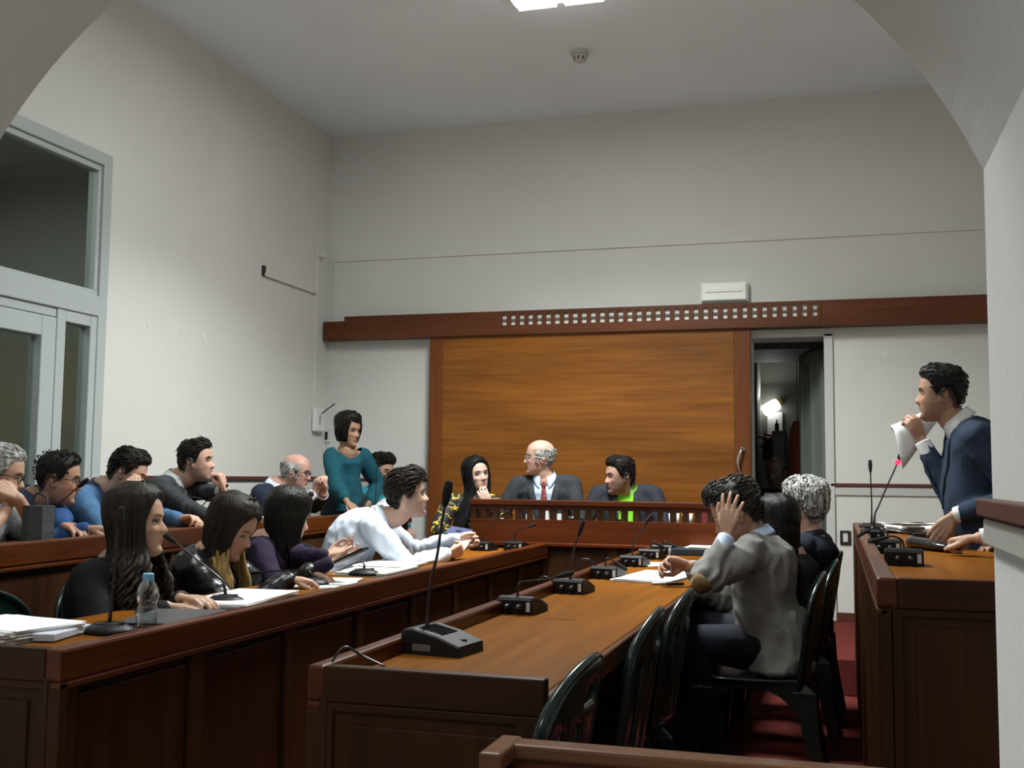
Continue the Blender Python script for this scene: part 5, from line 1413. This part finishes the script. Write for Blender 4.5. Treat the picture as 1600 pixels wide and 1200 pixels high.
def glasses(fig, col=(.01, .01, .01), r=.021, hh=.8, thick=.0021):
    mb = MB(); toW = fig.toW
    for sx in (-1, 1):
        loop = [toW((sx*.031+r*math.cos(a), .091-.006*abs(math.cos(a)) * (1 if sx*math.cos(a) > 0 else .3), -.004+r*hh*math.sin(a))) for a in np.linspace(0, 2*PI, 19)]
        mb.tube(loop, [thick]*19, 6)
        mb.tube([toW((sx*.052, .086, .002)), toW((sx*.070, .070, .004)), toW((sx*.079, .03, .004)), toW((sx*.079, -.005, .0)), toW((sx*.077, -.02, -.012))], [thick]*5, 6)
    mb.tube([toW((-.011, .092, .0)), toW((0, .0945, .002)), toW((.011, .092, .0))], [thick]*3, 6)
    o = mb.build('glasses', mat('spectacle_%02x' % int(col[0]*255), col, .3, metal=.2), fig.root, True)
    return o
def tie(fig, col, m=None, length=.33, off=.012, wid=.04):
    N, Ts, la, fw = fig.N, fig.Ts, fig.lat, fig.fwd
    mb = MB(); rows = []
    for a, w, fo in ((-.012, .010, .068), (-.03, .019, .078), (-.045, .012, .080), (-.10, .020, .098), (-.2, .030, .120), (-length, .034, .122)):
        if a < -.05:
            u_, v_, w_, b_ = fig.cloth; cd = np.where(b_ & (np.abs(u_) < .03) & (np.abs(w_-a) < .03) & (v_ > .02))[0]
            if len(cd): fo = v_[cd].max()-.002
        c = N+Ts*a+fw*(fo+off)
        rows.append([c-la*w-fw*.004, c-la*w*.0+fw*.004, c+la*w-fw*.004, c-fw*.008])
    v, f = loft([np.array(r) for r in rows]); mb.add(v, f)
    return mb.build('tie', m, fig.root)
# ================================================================ THE PEOPLE
V = lambda *a: np.array(a, float)
DK = (.016, .012, .010); BRN = (.035, .022, .014); GREYH = (.22, .22, .21)
SK1 = (.50, .30, .21); SK2 = (.42, .24, .16); SK3 = (.56, .34, .25)
def hp(u, v, x=None, y=None): return at(u, v, x=x, y=y)
# 1 grey-haired man at the left edge
h = hp(0, 741, x=-3.35)
f = person('grey-haired man in glasses and grey wool sweater, hand on mouth, at the left edge', (h[0]-.22, h[1]-.02, .60), .12, 5, h+V(-.09, -.0, -.19), h, 28, -12, 0, skin=SK1,
    hair=dict(kind='short', name='grey', col=GREYH, t=.010, top=.008, hi=(.5, .5, .48), lr=.004),
    arms=dict(R=dict(w=at(10, 798, x=-3.22), hd=(.05, .1, 1), hn=(-1, 0, 0), curl=(1.0, 1.1, .6), pole=(.1, -1, -.8)), L=dict(w=at(28, 778, x=-3.18), hd=(-.5, -.4, .45), hn=(-.6, .2, -.3), curl=(.8, .9, .6), pole=(.9, .4, -1))),
    top=[dict(name='sweater', col=(.17, .18, .185), sleeve=.56, bump=.6, na=.25)], features=dict(neckup=.06, brow=(.12, .1, .08), dec=.5))
glasses(f)
# 2 blue sweater and glasses
h = hp(92, 748, x=-3.45)
f = person('man with dark curly hair and glasses in a blue sweater, arms folded on desk', (h[0]-.26, h[1]-.05, .60), .12, 10, h+V(-.125, -.02, -.175), h, 30, -8, 0, skin=SK2,
    hair=dict(kind='curly', name='black', col=DK, t=.006, top=.009, front=.072, lump=.003, locks=130, lr=.0038, len=.018),
    arms=dict(R=dict(w=at(132, 826, x=-3.13), hd=(.9, .5, 0), hn=(0, 0, -1), curl=(.3, .4, .2)), L=dict(w=at(112, 838, x=-3.02), hd=(.9, -.2, -.1), hn=(0, 0, -1), curl=(.35, .4, .3), pole=(.4, 1, -.6))),
    top=[dict(name='sweater', col=(.022, .060, .175), fold=.008, collar=(.03, .04, .08), ch=.04)], features=dict(neckup=.085, brow=(.015, .01, .008), bw=1.3))
glasses(f)
# 3 light blue sweater, fist on cheek
h = hp(199, 739, x=-3.50)
f = person('man in light blue sweater looking down, cheek leaning on his fist', (h[0]-.24, h[1]-.03, .60), .12, 5, h+V(-.14, -.01, -.175), h, 22, -22, 6, skin=SK3,
    hair=dict(kind='short', name='black', col=DK, t=.010, top=.010, front=.070, quiff=.008, locks=140, lump=.002, lr=.004),
    arms=dict(R=dict(w=at(213, 775, x=-3.38), hd=(-.25, .0, 1), hn=(-.8, .6, 0), curl=(1.2, 1.5, .9), thumb=.7, pole=(.6, -.5, -1)), L=dict(w=at(293, 818, x=-3.10), hd=(1, .1, .15), hn=(0, -.3, -1), curl=(.8, .7, .4), pole=(-.2, .5, -1))),
    top=[dict(name='sweater', col=(.060, .135, .26), fold=.007, collar=(.06, .09, .16), ch=.03)], features=dict(brow=(.015, .01, .008), bw=1.2, neckup=.10, open=.2, beard=((.05, .035, .03), .35)))
# 4 charcoal blazer, fist at mouth
h = hp(307, 721, x=-3.50)
f = person('young man in charcoal blazer over white shirt, fist at his mouth', (h[0]-.24, h[1]-.06, .60), .12, 5, h+V(-.11, -.02, -.185), h, 14, 2, 0, skin=SK3,
    hair=dict(kind='short', name='black', col=DK, t=.006, top=.012, front=.072, quiff=.010, locks=120, flow=(.3, -1, 0), lump=.002, lr=.004),
    arms=dict(R=dict(w=at(345, 815, x=-3.12), hd=(1, .2, 0), hn=(0, 0, -1), pole=(0, -1, -.8)), L=dict(w=at(352, 768, x=-3.20), hd=(-.12, -.25, 1), hn=(-1, -.2, 0), curl=(1.3, 1.5, .9), thumb=.8, pole=(.8, .6, -1))),
    top=[dict(name='shirt', col=(.62, .64, .66), off=-.014, collar=True, cuff=(.66, .68, .70)), dict(name='blazer', col=(.035, .038, .042), V=(-.26, .22), lapel=.045, cuffgap=.06, na=.3)], features=dict(neckup=.09, brow=(.012, .008, .006), bw=1.6, beard=((.06, .04, .03), .45)))
# 5 bald man, clasped hands
h = hp(463, 737, x=-3.45)
f = person('bald grey-haired man with glasses in navy suit, hands clasped before his face', (h[0]-.24, h[1]-.06, .60), .12, 0, h+V(-.13, -.03, -.165), h, 12, -10, 0, skin=(.58, .34, .27),
    hair=dict(kind='bald', name='grey', col=GREYH, t=.010, lr=.0035, locks=160, len=.022, hi=(.45, .45, .43)),
    arms=dict(R=dict(w=at(492, 770, x=-3.22), hd=(.16, .20, 1), hn=(.5, 1, 0), curl=(.9, 1.2, .7), pole=(.3, -.6, -1)), L=dict(w=at(506, 772, x=-3.18), hd=(-.05, -.3, 1), hn=(-.3, -1, 0), curl=(.9, 1.2, .7), pole=(.6, .6, -1))),
    top=[dict(name='shirt', col=(.60, .62, .74), off=-.014, collar=True, cuff=(.62, .64, .78)), dict(name='suit_jacket', col=(.018, .024, .045), V=(-.26, .25), lapel=.045, cuffgap=.035)], features=dict(neckup=.075, brow=(.16, .14, .12)))
glasses(f)
w_ = f.arms['R'][2]; e_ = f.arms['R'][1]
k = MB(); d_ = unit(w_-e_); k.tube([w_-d_*.012+V(.0, -.03, 0), w_-d_*.012+V(0, -.036, 0)], [.020, .020], 14); k.build('watch', DBLACK, f.root, True).matrix_parent_inverse = parent_matrix(f.root).inverted()
# 6 standing woman in teal
h = hp(544, 673, x=-3.38)
f = person('standing woman with short dark bob in a teal wide-neck sweater', (h[0]-.03, h[1]+.03, 1.02), .12, -48, h+V(-.01, .02, -.165), h, -18, -6, 0, female=True, skin=SK2, stand=True, pants=(.02, .03, .04), shw=.122, bulk=.95,
    hair=dict(kind='bob', name='darkbrown', col=(.014, .012, .010), t=.020, top=.016, low=-.078, cheek=-.045, L=.004, locks=150, f0=1.0, fringe=.050, flare=-.01, rough=.3, part=-.3, lr=.004),
    arms=dict(R=dict(w=at(543, 785, y=h[1]-.30), hd=(.7, -.4, -.35), hn=(0, 0, -1), curl=(.4, .5, .3), pole=(-.5, .5, -.6)), L=dict(w=at(574, 790, y=h[1]+.06), hd=(.1, -.2, -1), hn=(-.6, .3, 0), pole=(.2, 1, -.2))),
    top=[dict(name='sweater', col=(.010, .075, .105), wide=.105, sleeve=.85, loose=1.12, fold=.008, t0=-.14, off=.008)], features=dict(brow=(.012, .008, .006), browup=0))
# 7 bearded man in turquoise
h = hp(597, 735, x=-3.36)
f = person('bearded young man in turquoise sweater seated in the far corner', (h[0]-.16, h[1]+.04, .62), .12, -35, h+V(-.05, .02, -.18), h, -22, -10, 0, skin=SK3,
    hair=dict(kind='short', name='brownblack', col=(.018, .013, .010), t=.012, top=.016, front=.062, quiff=.010, locks=190, lump=.005, lift=.006, len=.04, lr=.0045),
    top=[dict(name='sweater', col=(.03, .24, .32), collar=(.45, .55, .62), ch=.035)], features=dict(brow=(.012, .008, .006), bw=1.3, beard=((.03, .02, .015), .8), open=.3))
# 8 woman behind the bottle
h = hp(213, 816, x=-2.28)
f = person('woman with long wavy dark hair in black, seated behind the water bottle', (h[0]-.14, h[1]-.05, .50), 0, 5, h+V(-.05, -.01, -.165), h, 18, 2, 0, female=True, skin=(.46, .28, .19),
    hair=dict(kind='long', name='espresso', col=(.012, .009, .008), hi=(.03, .02, .015), L=.26, locks=200, wave=.014, wf=16, f0=1.1, part=.25, fringe=None, flare=.06, cheek=-.04, lr=.006, t=.014, top=.012, hang=(-.02, -.02, 0), hangf=(.04, -.05, .0)),
    arms=dict(R=dict(w=at(262, 948, x=-2.05), hd=(.6, .5, -.1), hn=(0, 0, -1), pole=(-.2, -.7, -1)), L=dict(w=at(282, 935, x=-2.06), hd=(1, -.1, 0), hn=(0, 0, -1), pole=(.1, .7, -1))),
    top=[dict(name='blouse', col=(.42, .36, .34), off=-.010, sleeve=.0), dict(name='cardigan', col=(.006, .006, .0065), open=.11, off=.004, cuff=(.50, .16, .20), cuffgap=.02)], features=dict(brow=(.012, .008, .006)))
# 9 leather jacket, ombre hair
h = hp(361, 824, x=-2.28)
f = person('woman in black leather jacket with dark hair turning blond, looking down', (h[0]-.16, h[1]-.06, .50), 0, 8, h+V(-.07, -.015, -.16), h, 4, -26, 0, female=True, skin=(.48, .29, .20),
    hair=dict(kind='long', name='chestnut', col=(.022, .014, .009), t=.014, top=.014, L=.25, locks=200, wave=.005, wf=12, f0=1.05, part=.1, flare=.02, lr=.007, hangf=(.05, -.02, 0), tipcol=(.30, .20, .07), cheek=-.05, hang=(-.03, 0, 0)),
    arms=dict(R=dict(w=at(450, 905, x=-2.03), hd=(.9, .5, -.1), hn=(0, 0, -1), curl=(.5, .5, .3), pole=(-.2, -.8, -1)), L=dict(w=at(483, 893, x=-2.05), hd=(.9, .3, -.3), hn=(0, 0, -1), curl=(.5, .6, .4), pole=(.1, .6, -1))),
    top=[dict(name='top', col=(.02, .02, .02), off=-.004, sleeve=0), dict(name='leather_jacket', col=(.010, .010, .011), mat=mat('black_leather', (.007, .007, .0075), .33, .45, bump=.35, bump_scale=38), open=.05, off=.004, fold=.012, fs=14)], features=dict(neckup=.07, brow=(.02, .012, .008), open=.25))
# 10 purple jacket
h = hp(450, 807, x=-2.30)
f = person('woman with straight dark hair in a purple jacket, holding a phone', (h[0]-.16, h[1]-.05, .50), 0, 20, h+V(-.07, -.03, -.165), h, 52, -14, 0, female=True, skin=SK3,
    hair=dict(kind='long', name='darkbrown', col=(.014, .012, .010), t=.013, top=.010, L=.20, locks=220, wave=.002, f0=1.15, part=0, flare=.0, rough=.26, lr=.008, cheek=-.07, hang=(-.03, .0, 0), hangf=(.03, 0, 0)),
    arms=dict(R=dict(w=at(513, 880, x=-1.98), hd=(.7, .75, .25), hn=(-.3, .1, 1), flip=-1, curl=(.35, .4, .3), thumb=.5, pole=(-.1, -.6, -1)), L=dict(w=at(518, 872, x=-1.98), hd=(.8, .6, .3), hn=(0, -.4, 1), flip=-1, pole=(.1, .7, -1))),
    top=[dict(name='jacket', col=(.016, .009, .028), fold=.009)], features=dict(neckup=.075, brow=(.012, .008, .006)))
q0 = at(527, 878, x=-1.92); q1 = at(571, 857, x=-1.80)
ph = empty('smartphone', tuple((q0+q1)/2)); tag(ph, 'smartphone held out by the woman in purple', 'phone')
d_ = unit(q1-q0); s_v = unit(np.cross(d_, (0, 0, 1))); n_v = np.cross(s_v, d_)
def slab3(q0, q1, wv, nv, w, t): return [q+wv*a*w/2+nv*b*t/2 for q in (q0, q1) for a in (-1, 1) for b in (-1, 1)], [(0, 1, 3, 2), (4, 6, 7, 5), (0, 4, 5, 1), (2, 3, 7, 6), (0, 2, 6, 4), (1, 5, 7, 3)]
v, f_ = slab3(q0, q1, s_v, n_v, .07, .009); lpart('case', MB().add(v, f_), BLACK, ph)
v, f_ = slab3(q0+n_v*.005+d_*.006, q1+n_v*.005-d_*.006, s_v, n_v, .062, .002); lpart('screen', MB().add(v, f_), mat('phone_glass', (.10, .10, .10), .05, .6), ph)
# 11 young man in white shirt
h = hp(637, 774, x=-2.12)
f = person('young man with tousled dark hair in a pale blue shirt, leaning on the desk', (h[0]-.36, h[1]-.24, .52), 0, 20, h+V(-.12, -.05, -.16), h, 24, 6, 0, skin=(.58, .36, .27), hunch=.05, bulk=1.03,
    hair=dict(kind='short', name='tousled', col=(.022, .016, .012), hi=(.032, .024, .018), t=.011, top=.018, front=.070, quiff=.014, locks=240, lump=.004, lift=.006, len=.055, flow=(.2, 1, .1), lr=.0045),
    arms=dict(R=dict(w=at(697, 866, x=-1.93), hd=(.75, .9, .25), hn=(-.6, .4, .3), curl=(.8, .8, .5), thumb=.6, pole=(.1, -.8, -1)), L=dict(w=at(712, 842, x=-1.93), hd=(.9, .6, .0), hn=(-.3, -.8, 0), curl=(.9, 1.0, .6), thumb=.6, pole=(.1, .9, -.9))),
    top=[dict(name='shirt', col=(.56, .62, .72), collar=True, fold=.012, fs=11, cuffgap=.0, na=.04)], features=dict(brow=(.02, .014, .01), bw=1.3, beard=((.10, .07, .055), .5), lips=(.30, .10, .09)))
q0 = at(712, 862, x=-1.90); q1 = at(733, 836, x=-1.88)
ph = empty('smartphone', tuple((q0+q1)/2)); tag(ph, 'pinkish smartphone in the young man\'s hand', 'phone')
d_ = unit(q1-q0); wv = unit(np.cross(d_, (0, -1, 0))); v, f_ = slab3(q0, q1, wv, np.cross(wv, d_), .07, .009); lpart('case', MB().add(v, f_), mat('pink_phone', (.35, .24, .22), .35), ph)
q0 = at(700, 829, y=6.25); q1 = at(733, 835, y=6.25)
ph = empty('tablet_stand', tuple((q0+q1)/2)); tag(ph, 'tilted blue-lit device held up beside the young man\'s hands', 'tablet')
v, f_ = slab3(q0, q1, V(0, 1, .25), V(0, -.25, 1), .16, .010); lpart('case', MB().add(v, f_), BLACK, ph)
v, f_ = slab3(q0+V(0, 0, .006), q1+V(0, 0, .006), V(0, 1, .25), V(0, -.25, 1), .14, .003); lpart('screen', MB().add(v, f_), mat('blue_screen', (.08, .10, .2), .1, .5), ph)
lpart('stand', MB().tube([q0*.5+q1*.5, np.array([(q0[0]+q1[0])/2, 6.27, ZT])], [.02, .03], 10), BLACK, ph)
BLOUSE = bpy.data.materials.new('black_yellow_print'); BLOUSE.use_nodes = True; nt = BLOUSE.node_tree; b_ = nt.nodes['Principled BSDF']; b_.inputs['Roughness'].default_value = .7
tc = nt.nodes.new('ShaderNodeTexCoord'); nz_ = nt.nodes.new('ShaderNodeTexNoise'); nz_.inputs['Scale'].default_value = 13; nz_.inputs['Detail'].default_value = 1.5
nt.links.new(tc.outputs['Object'], nz_.inputs['Vector'])
cr = nt.nodes.new('ShaderNodeValToRGB'); e = cr.color_ramp.elements; e[0].position = .475; e[0].color = (.010, .009, .008, 1); e[1].position = .49; e[1].color = (.62, .42, .03, 1)
x_e = e.new(.515); x_e.color = (.62, .42, .03, 1); x_e = e.new(.53); x_e.color = (.010, .009, .008, 1)
nt.links.new(nz_.outputs['Fac'], cr.inputs[0]); nt.links.new(cr.outputs[0], b_.inputs['Base Color'])
# 12 woman at the dais
h = hp(744, 743, y=6.98)
f = person('woman with very long black hair in black and yellow blouse, hand on cheek', (h[0]-.04, h[1]+.10, .68), .2, -62, h+V(-.03, .03, -.165), h, -42, 6, -8, female=True, skin=(.62, .42, .34),
    hair=dict(kind='long', name='jet', col=(.007, .007, .008), t=.013, top=.010, L=.36, locks=220, wave=.005, f0=1.0, part=.1, flare=.03, lr=.008, cheek=-.07, hang=(-.04, -.03, 0), hangf=(-.07, -.06, 0)),
    arms=dict(L=dict(w=at(766, 790, y=6.86), hd=(-.55, .02, .85), hn=(-.2, .9, .2), curl=(.3, .5, .4), thumb=.2, spread=.09, pole=(.8, -.3, -1)), R=dict(w=at(712, 835, y=6.62), hd=(.8, -.5, 0), hn=(0, 0, -1), pole=(-.8, 0, -.6))),
    top=[dict(name='blouse', col=(.012, .011, .010), loose=1.25, mat=BLOUSE)], features=dict(brow=(.01, .008, .006), gaze=(.25, .3)))
# 13 bald man with red tie
h = hp(843, 715, y=7.0)
f = person('bald bespectacled man in dark suit and red tie at the dais', (h[0]+.03, h[1]+.12, .70), .2, -82, h+V(.03, .03, -.185), h, 204, 0, 0, skin=(.60, .36, .28),
    hair=dict(kind='bald', name='grey', col=GREYH, t=.008, lr=.0035, locks=150, len=.02, hi=(.45, .45, .43)),
    arms=dict(R=dict(w=V(h[0]-.20, 6.72, .92), hd=(.6, -.4, 0)), L=dict(w=V(h[0]+.22, 6.72, .92), hd=(-.6, -.4, 0))),
    top=[dict(name='shirt', col=(.45, .60, .78), off=-.020, collar=True, ch=.036), dict(name='suit_jacket', col=(.030, .034, .040), V=(-.34, .24), lapel=.05)], features=dict(neckup=.06, brow=(.2, .18, .16)))
glasses(f, (.35, .33, .30))
tm = mat('red_tie', (.14, .012, .02), .55, col2=(.26, .07, .07), scale=60)
o = tie(f, None, tm); o['label'] = 'dark red patterned tie'
# 14 green shirt
h = hp(968, 744, y=7.0)
f = person('bearded dark-haired man in navy blazer over a lime green top', (h[0]+.06, h[1]+.12, .62), .2, -84, h+V(.03, .07, -.15), h, 216, -4, 0, skin=(.52, .32, .24),
    hair=dict(kind='short', name='black', col=DK, t=.008, top=.014, front=.070, quiff=.006, locks=130, lump=.002, lr=.004),
    arms=dict(R=dict(w=V(h[0]-.16, 6.74, .90), hd=(.6, -.4, 0)), L=dict(w=V(h[0]+.24, 6.74, .90), hd=(-.6, -.4, 0))),
    top=[dict(name='lime_top', col=(.20, .62, .03), off=-.013, collar=(.30, .62, .12), ch=.03, neck=.0, scoop=0, sleeve=0), dict(name='blazer', col=(.022, .025, .034), V=(-.42, .42), vmax=.06, lapel=.03)], features=dict(neckup=.085, brow=(.012, .01, .008), bw=1.5, beard=((.025, .018, .015), .85)))
# 15 grey jacket
h = hp(1150, 802, y=4.48)
f = person('man in light grey jacket bent over the table, head propped on his hand', (-.245, 4.52, .56), 0, 178, at(1182, 838, y=4.50), h, 186, -28, 0, skin=SK1, hunch=-.005, ftwist=4, bulk=.98, shw=.185,
    hair=dict(kind='short', name='greyflecked', col=(.020, .016, .014), hi=(.055, .05, .045), t=.013, top=.016, front=.070, quiff=.008, locks=300, lump=.005, lift=.008, len=.04, tip=.006, flow=(0, -1, .1), lr=.0045),
    arms=dict(L=dict(w=at(1136, 838, y=4.26), len=(.270, .215), sh=(-.03, .02, .0), hd=(.13, .06, 1), hn=(.2, 1, 0), curl=(.15, .2, .2), thumb=.1, spread=.14, pole=(-.85, -.95, -.18)), R=dict(w=at(1078, 884, y=4.52), hd=(-1, -.1, .12), hn=(0, -.7, -.6), curl=(.8, .9, .5), thumb=.7, pole=(0, .6, -1))),
    top=[dict(name='shirt', col=(.45, .55, .75), off=-.020, collar=True, cuff=(.50, .60, .80)), dict(name='jacket', col=(.23, .225, .215), cuffgap=.045, V=(-.25, .2), skirt=.22, sm=5, fold=.015, fs=9, vox=.008, label='light grey jacket with brown elbow patch')],
    pants=(.012, .014, .022), knee=((at(1085, 975, y=4.62), at(1110, 1150, y=4.70)), (at(1080, 1000, y=4.36), at(1120, 1185, y=4.36))), features=dict(neckup=0, brow=(.03, .02, .015)))
GREYJ = f
e_ = f.arms['L'][1]; k = MB(); dd = unit(f.arms['L'][2]-e_); du = unit(f.arms['L'][0]-e_); bis = unit(-unit(dd+du)+V(.2, -1.5, 0))
th = np.linspace(0, 2*PI, 20)[:-1]; ax1 = unit(du-dd); ax2 = np.cross(ax1, bis)
rows = []
for r_, o_ in ((.0, .0), (.45, -.002), (.8, -.008), (1.0, -.018)):
    rows.append(e_+bis*(.060+o_)+(np.cos(th)*max(r_, .02)*.050)[:, None]*ax1+(np.sin(th)*max(r_, .02)*.036)[:, None]*ax2-bis*(np.cos(th)**2*r_*r_*.022)[:, None])
v, f_ = loft(rows, cap=False)
o = MB().add(v, f_).build('elbow_patch', mat('tan_suede', (.14, .09, .03), .9, bump=.4), f.root, True); o.matrix_parent_inverse = parent_matrix(f.root).inverted(); o['label'] = 'tan suede elbow patch'
sm_ = o.modifiers.new('s', 'SOLIDIFY'); sm_.thickness = .004
q0 = at(1046, 861, y=4.50); q1 = at(1049, 896, y=4.47)
pn = empty('pen', tuple(q1)); tag(pn, 'silver pen held upright in the grey-jacket man\'s hand', 'pen')
lpart('barrel', MB().tube([q0, q1], .0045, 8), mat('silver_pen', (.4, .4, .42), .25, metal=.9), pn, True)
# 16 woman with long hair, seen from behind
h = hp(1213, 818, y=5.25)
f = person('woman with long straight dark hair seen from behind, beside the grey jacket', (h[0]+.05, h[1]+.0, .52), 0, 170, h+V(.06, .0, -.17), h, 152, -6, 0, female=True, skin=SK3,
    hair=dict(kind='long', name='sleek', col=(.012, .010, .009), t=.018, top=.010, L=.40, locks=240, wave=.002, f0=1.25, part=0, flare=.0, rough=.26, lr=.008, hang=(.17, -.06, 0), cheek=-.08),
    top=[dict(name='cardigan', col=(.012, .012, .013))], features=dict(brow=(.012, .008, .006)))
# 17 curly grey man
h = hp(1256, 791, y=5.75)
f = person('man with curly silver-grey hair in a navy jacket, seen from behind', (h[0]-.01, h[1]+.02, .54), 0, 165, h+V(.03, -.01, -.175), h, 150, 0, 0, skin=(.55, .32, .25),
    hair=dict(kind='curly', name='silver', col=(.10, .10, .10), hi=(.60, .60, .58), t=.018, top=.020, front=.068, lump=.009, locks=420, lr=.0048, len=.03, back=.01),
    top=[dict(name='jacket', col=(.014, .018, .030), collar=True, ch=.02)], features=dict(brow=(.1, .09, .08)))
# 18 the speaker
h = hp(1470, 616, y=5.0)
f = person('standing man in navy suit leaning forward, holding up rolled white papers', at(1525, 850, y=5.0)+V(.02, 0, .06), .12, 178, at(1500, 660, y=5.0), h, 176, 0, 0, skin=SK2, stand=True, hunch=.03, shw=.175, pants=(.015, .02, .03),
    hair=dict(kind='short', name='black', col=DK, t=.007, top=.012, front=.070, quiff=.008, locks=140, lump=.002, len=.025, lr=.0038),
    arms=dict(L=dict(w=at(1490, 806, y=4.84), hd=(-.6, -.1, -.75), hn=(-.2, .8, -.5), curl=(.3, .4, .3), thumb=.2, pole=(.6, -.2, -.5), sh=(.02, 0, -.02)), R=dict(w=at(1440, 688, y=5.08), hd=(-.35, .1, .9), hn=(-.6, .8, .1), flip=1, curl=(.7, .8, .5), thumb=.4, pole=(1, .2, -.8), sh=(-.02, 0, 0))),
    top=[dict(name='shirt', col=(.62, .63, .64), off=-.014, collar=True, ch=.04, cuff=(.66, .67, .68)), dict(name='suit_jacket', col=(.020, .032, .058), V=(-.30, .2), lapel=.04, cuffgap=.03, t0=-.22, fold=.006)], features=dict(neckup=0, brow=(.015, .01, .008), bw=1.2, beard=((.14, .085, .065), .5), lips=(.28, .12, .10)))
# rolled papers
q = [at(u, v, y=5.10) for u, v in ((1450, 650), (1418, 672), (1404, 664), (1440, 643))]
rp_ = []; a0 = at(1456, 650, y=5.16); a1 = at(1402, 682, y=5.14); ax_ = unit(a1-a0); L_ = np.linalg.norm(a1-a0); n1 = unit(np.cross(ax_, (0, 1, 0))); n1 = n1 if n1[2] > 0 else -n1
n2 = V(0, -1, 0); mb = MB(); rows = []
for t_ in np.linspace(0, 1, 9):
    row = []
    for s_ in np.linspace(0, 1, 13):
        ang = -1.2+s_*(4.6-1.4*t_); r_ = .030+.022*t_+.004*s_+(.05*t_*max(0, s_-.55))
        dr = V(0, 0, -1)*(max(0, s_-.72)*t_*t_*.42)
        row.append(a0+ax_*L_*t_+r_*(math.cos(ang)*n1+math.sin(ang)*n2)+dr)
    rows.append(row)
vs = [p_ for r_ in rows for p_ in r_]; fs = [(i*13+j, i*13+j+1, (i+1)*13+j+1, (i+1)*13+j) for i in range(8) for j in range(12)]
o = from_data('rolled_papers', vs, fs, PAPER, None, True); tag(o, 'curled white papers held up in the speaker\'s hand', 'papers'); s_m = o.modifiers.new('s', 'SOLIDIFY'); s_m.thickness = .002
# 19 seated neighbour hidden by the pier, sleeve on the desk
c = at(1500, 846, y=4.35)
f = person('seated person mostly hidden by the pier, navy sleeve reaching over the desk', (1.12, 4.62, .66), .12, 180, V(1.02, 4.60, 1.13), V(.98, 4.60, 1.31), 185, -6, 0, skin=SK3,
    hair=dict(kind='short', name='black', col=DK), arms=dict(L=dict(w=at(1504, 846, y=4.40), hd=(-.8, .6, -.1), hn=(0, .1, -1), curl=(1.1, 1.2, .8), thumb=.3, pole=(.3, -.6, -.6)), R=dict(w=V(.70, 4.78, .95), hd=(-1, 0, 0))),
    top=[dict(name='jacket', col=(.016, .026, .050), cuffgap=.03, cuff=(.66, .68, .70))])
# 20 figure in the doorway
h = hp(1212, 738, y=8.95)
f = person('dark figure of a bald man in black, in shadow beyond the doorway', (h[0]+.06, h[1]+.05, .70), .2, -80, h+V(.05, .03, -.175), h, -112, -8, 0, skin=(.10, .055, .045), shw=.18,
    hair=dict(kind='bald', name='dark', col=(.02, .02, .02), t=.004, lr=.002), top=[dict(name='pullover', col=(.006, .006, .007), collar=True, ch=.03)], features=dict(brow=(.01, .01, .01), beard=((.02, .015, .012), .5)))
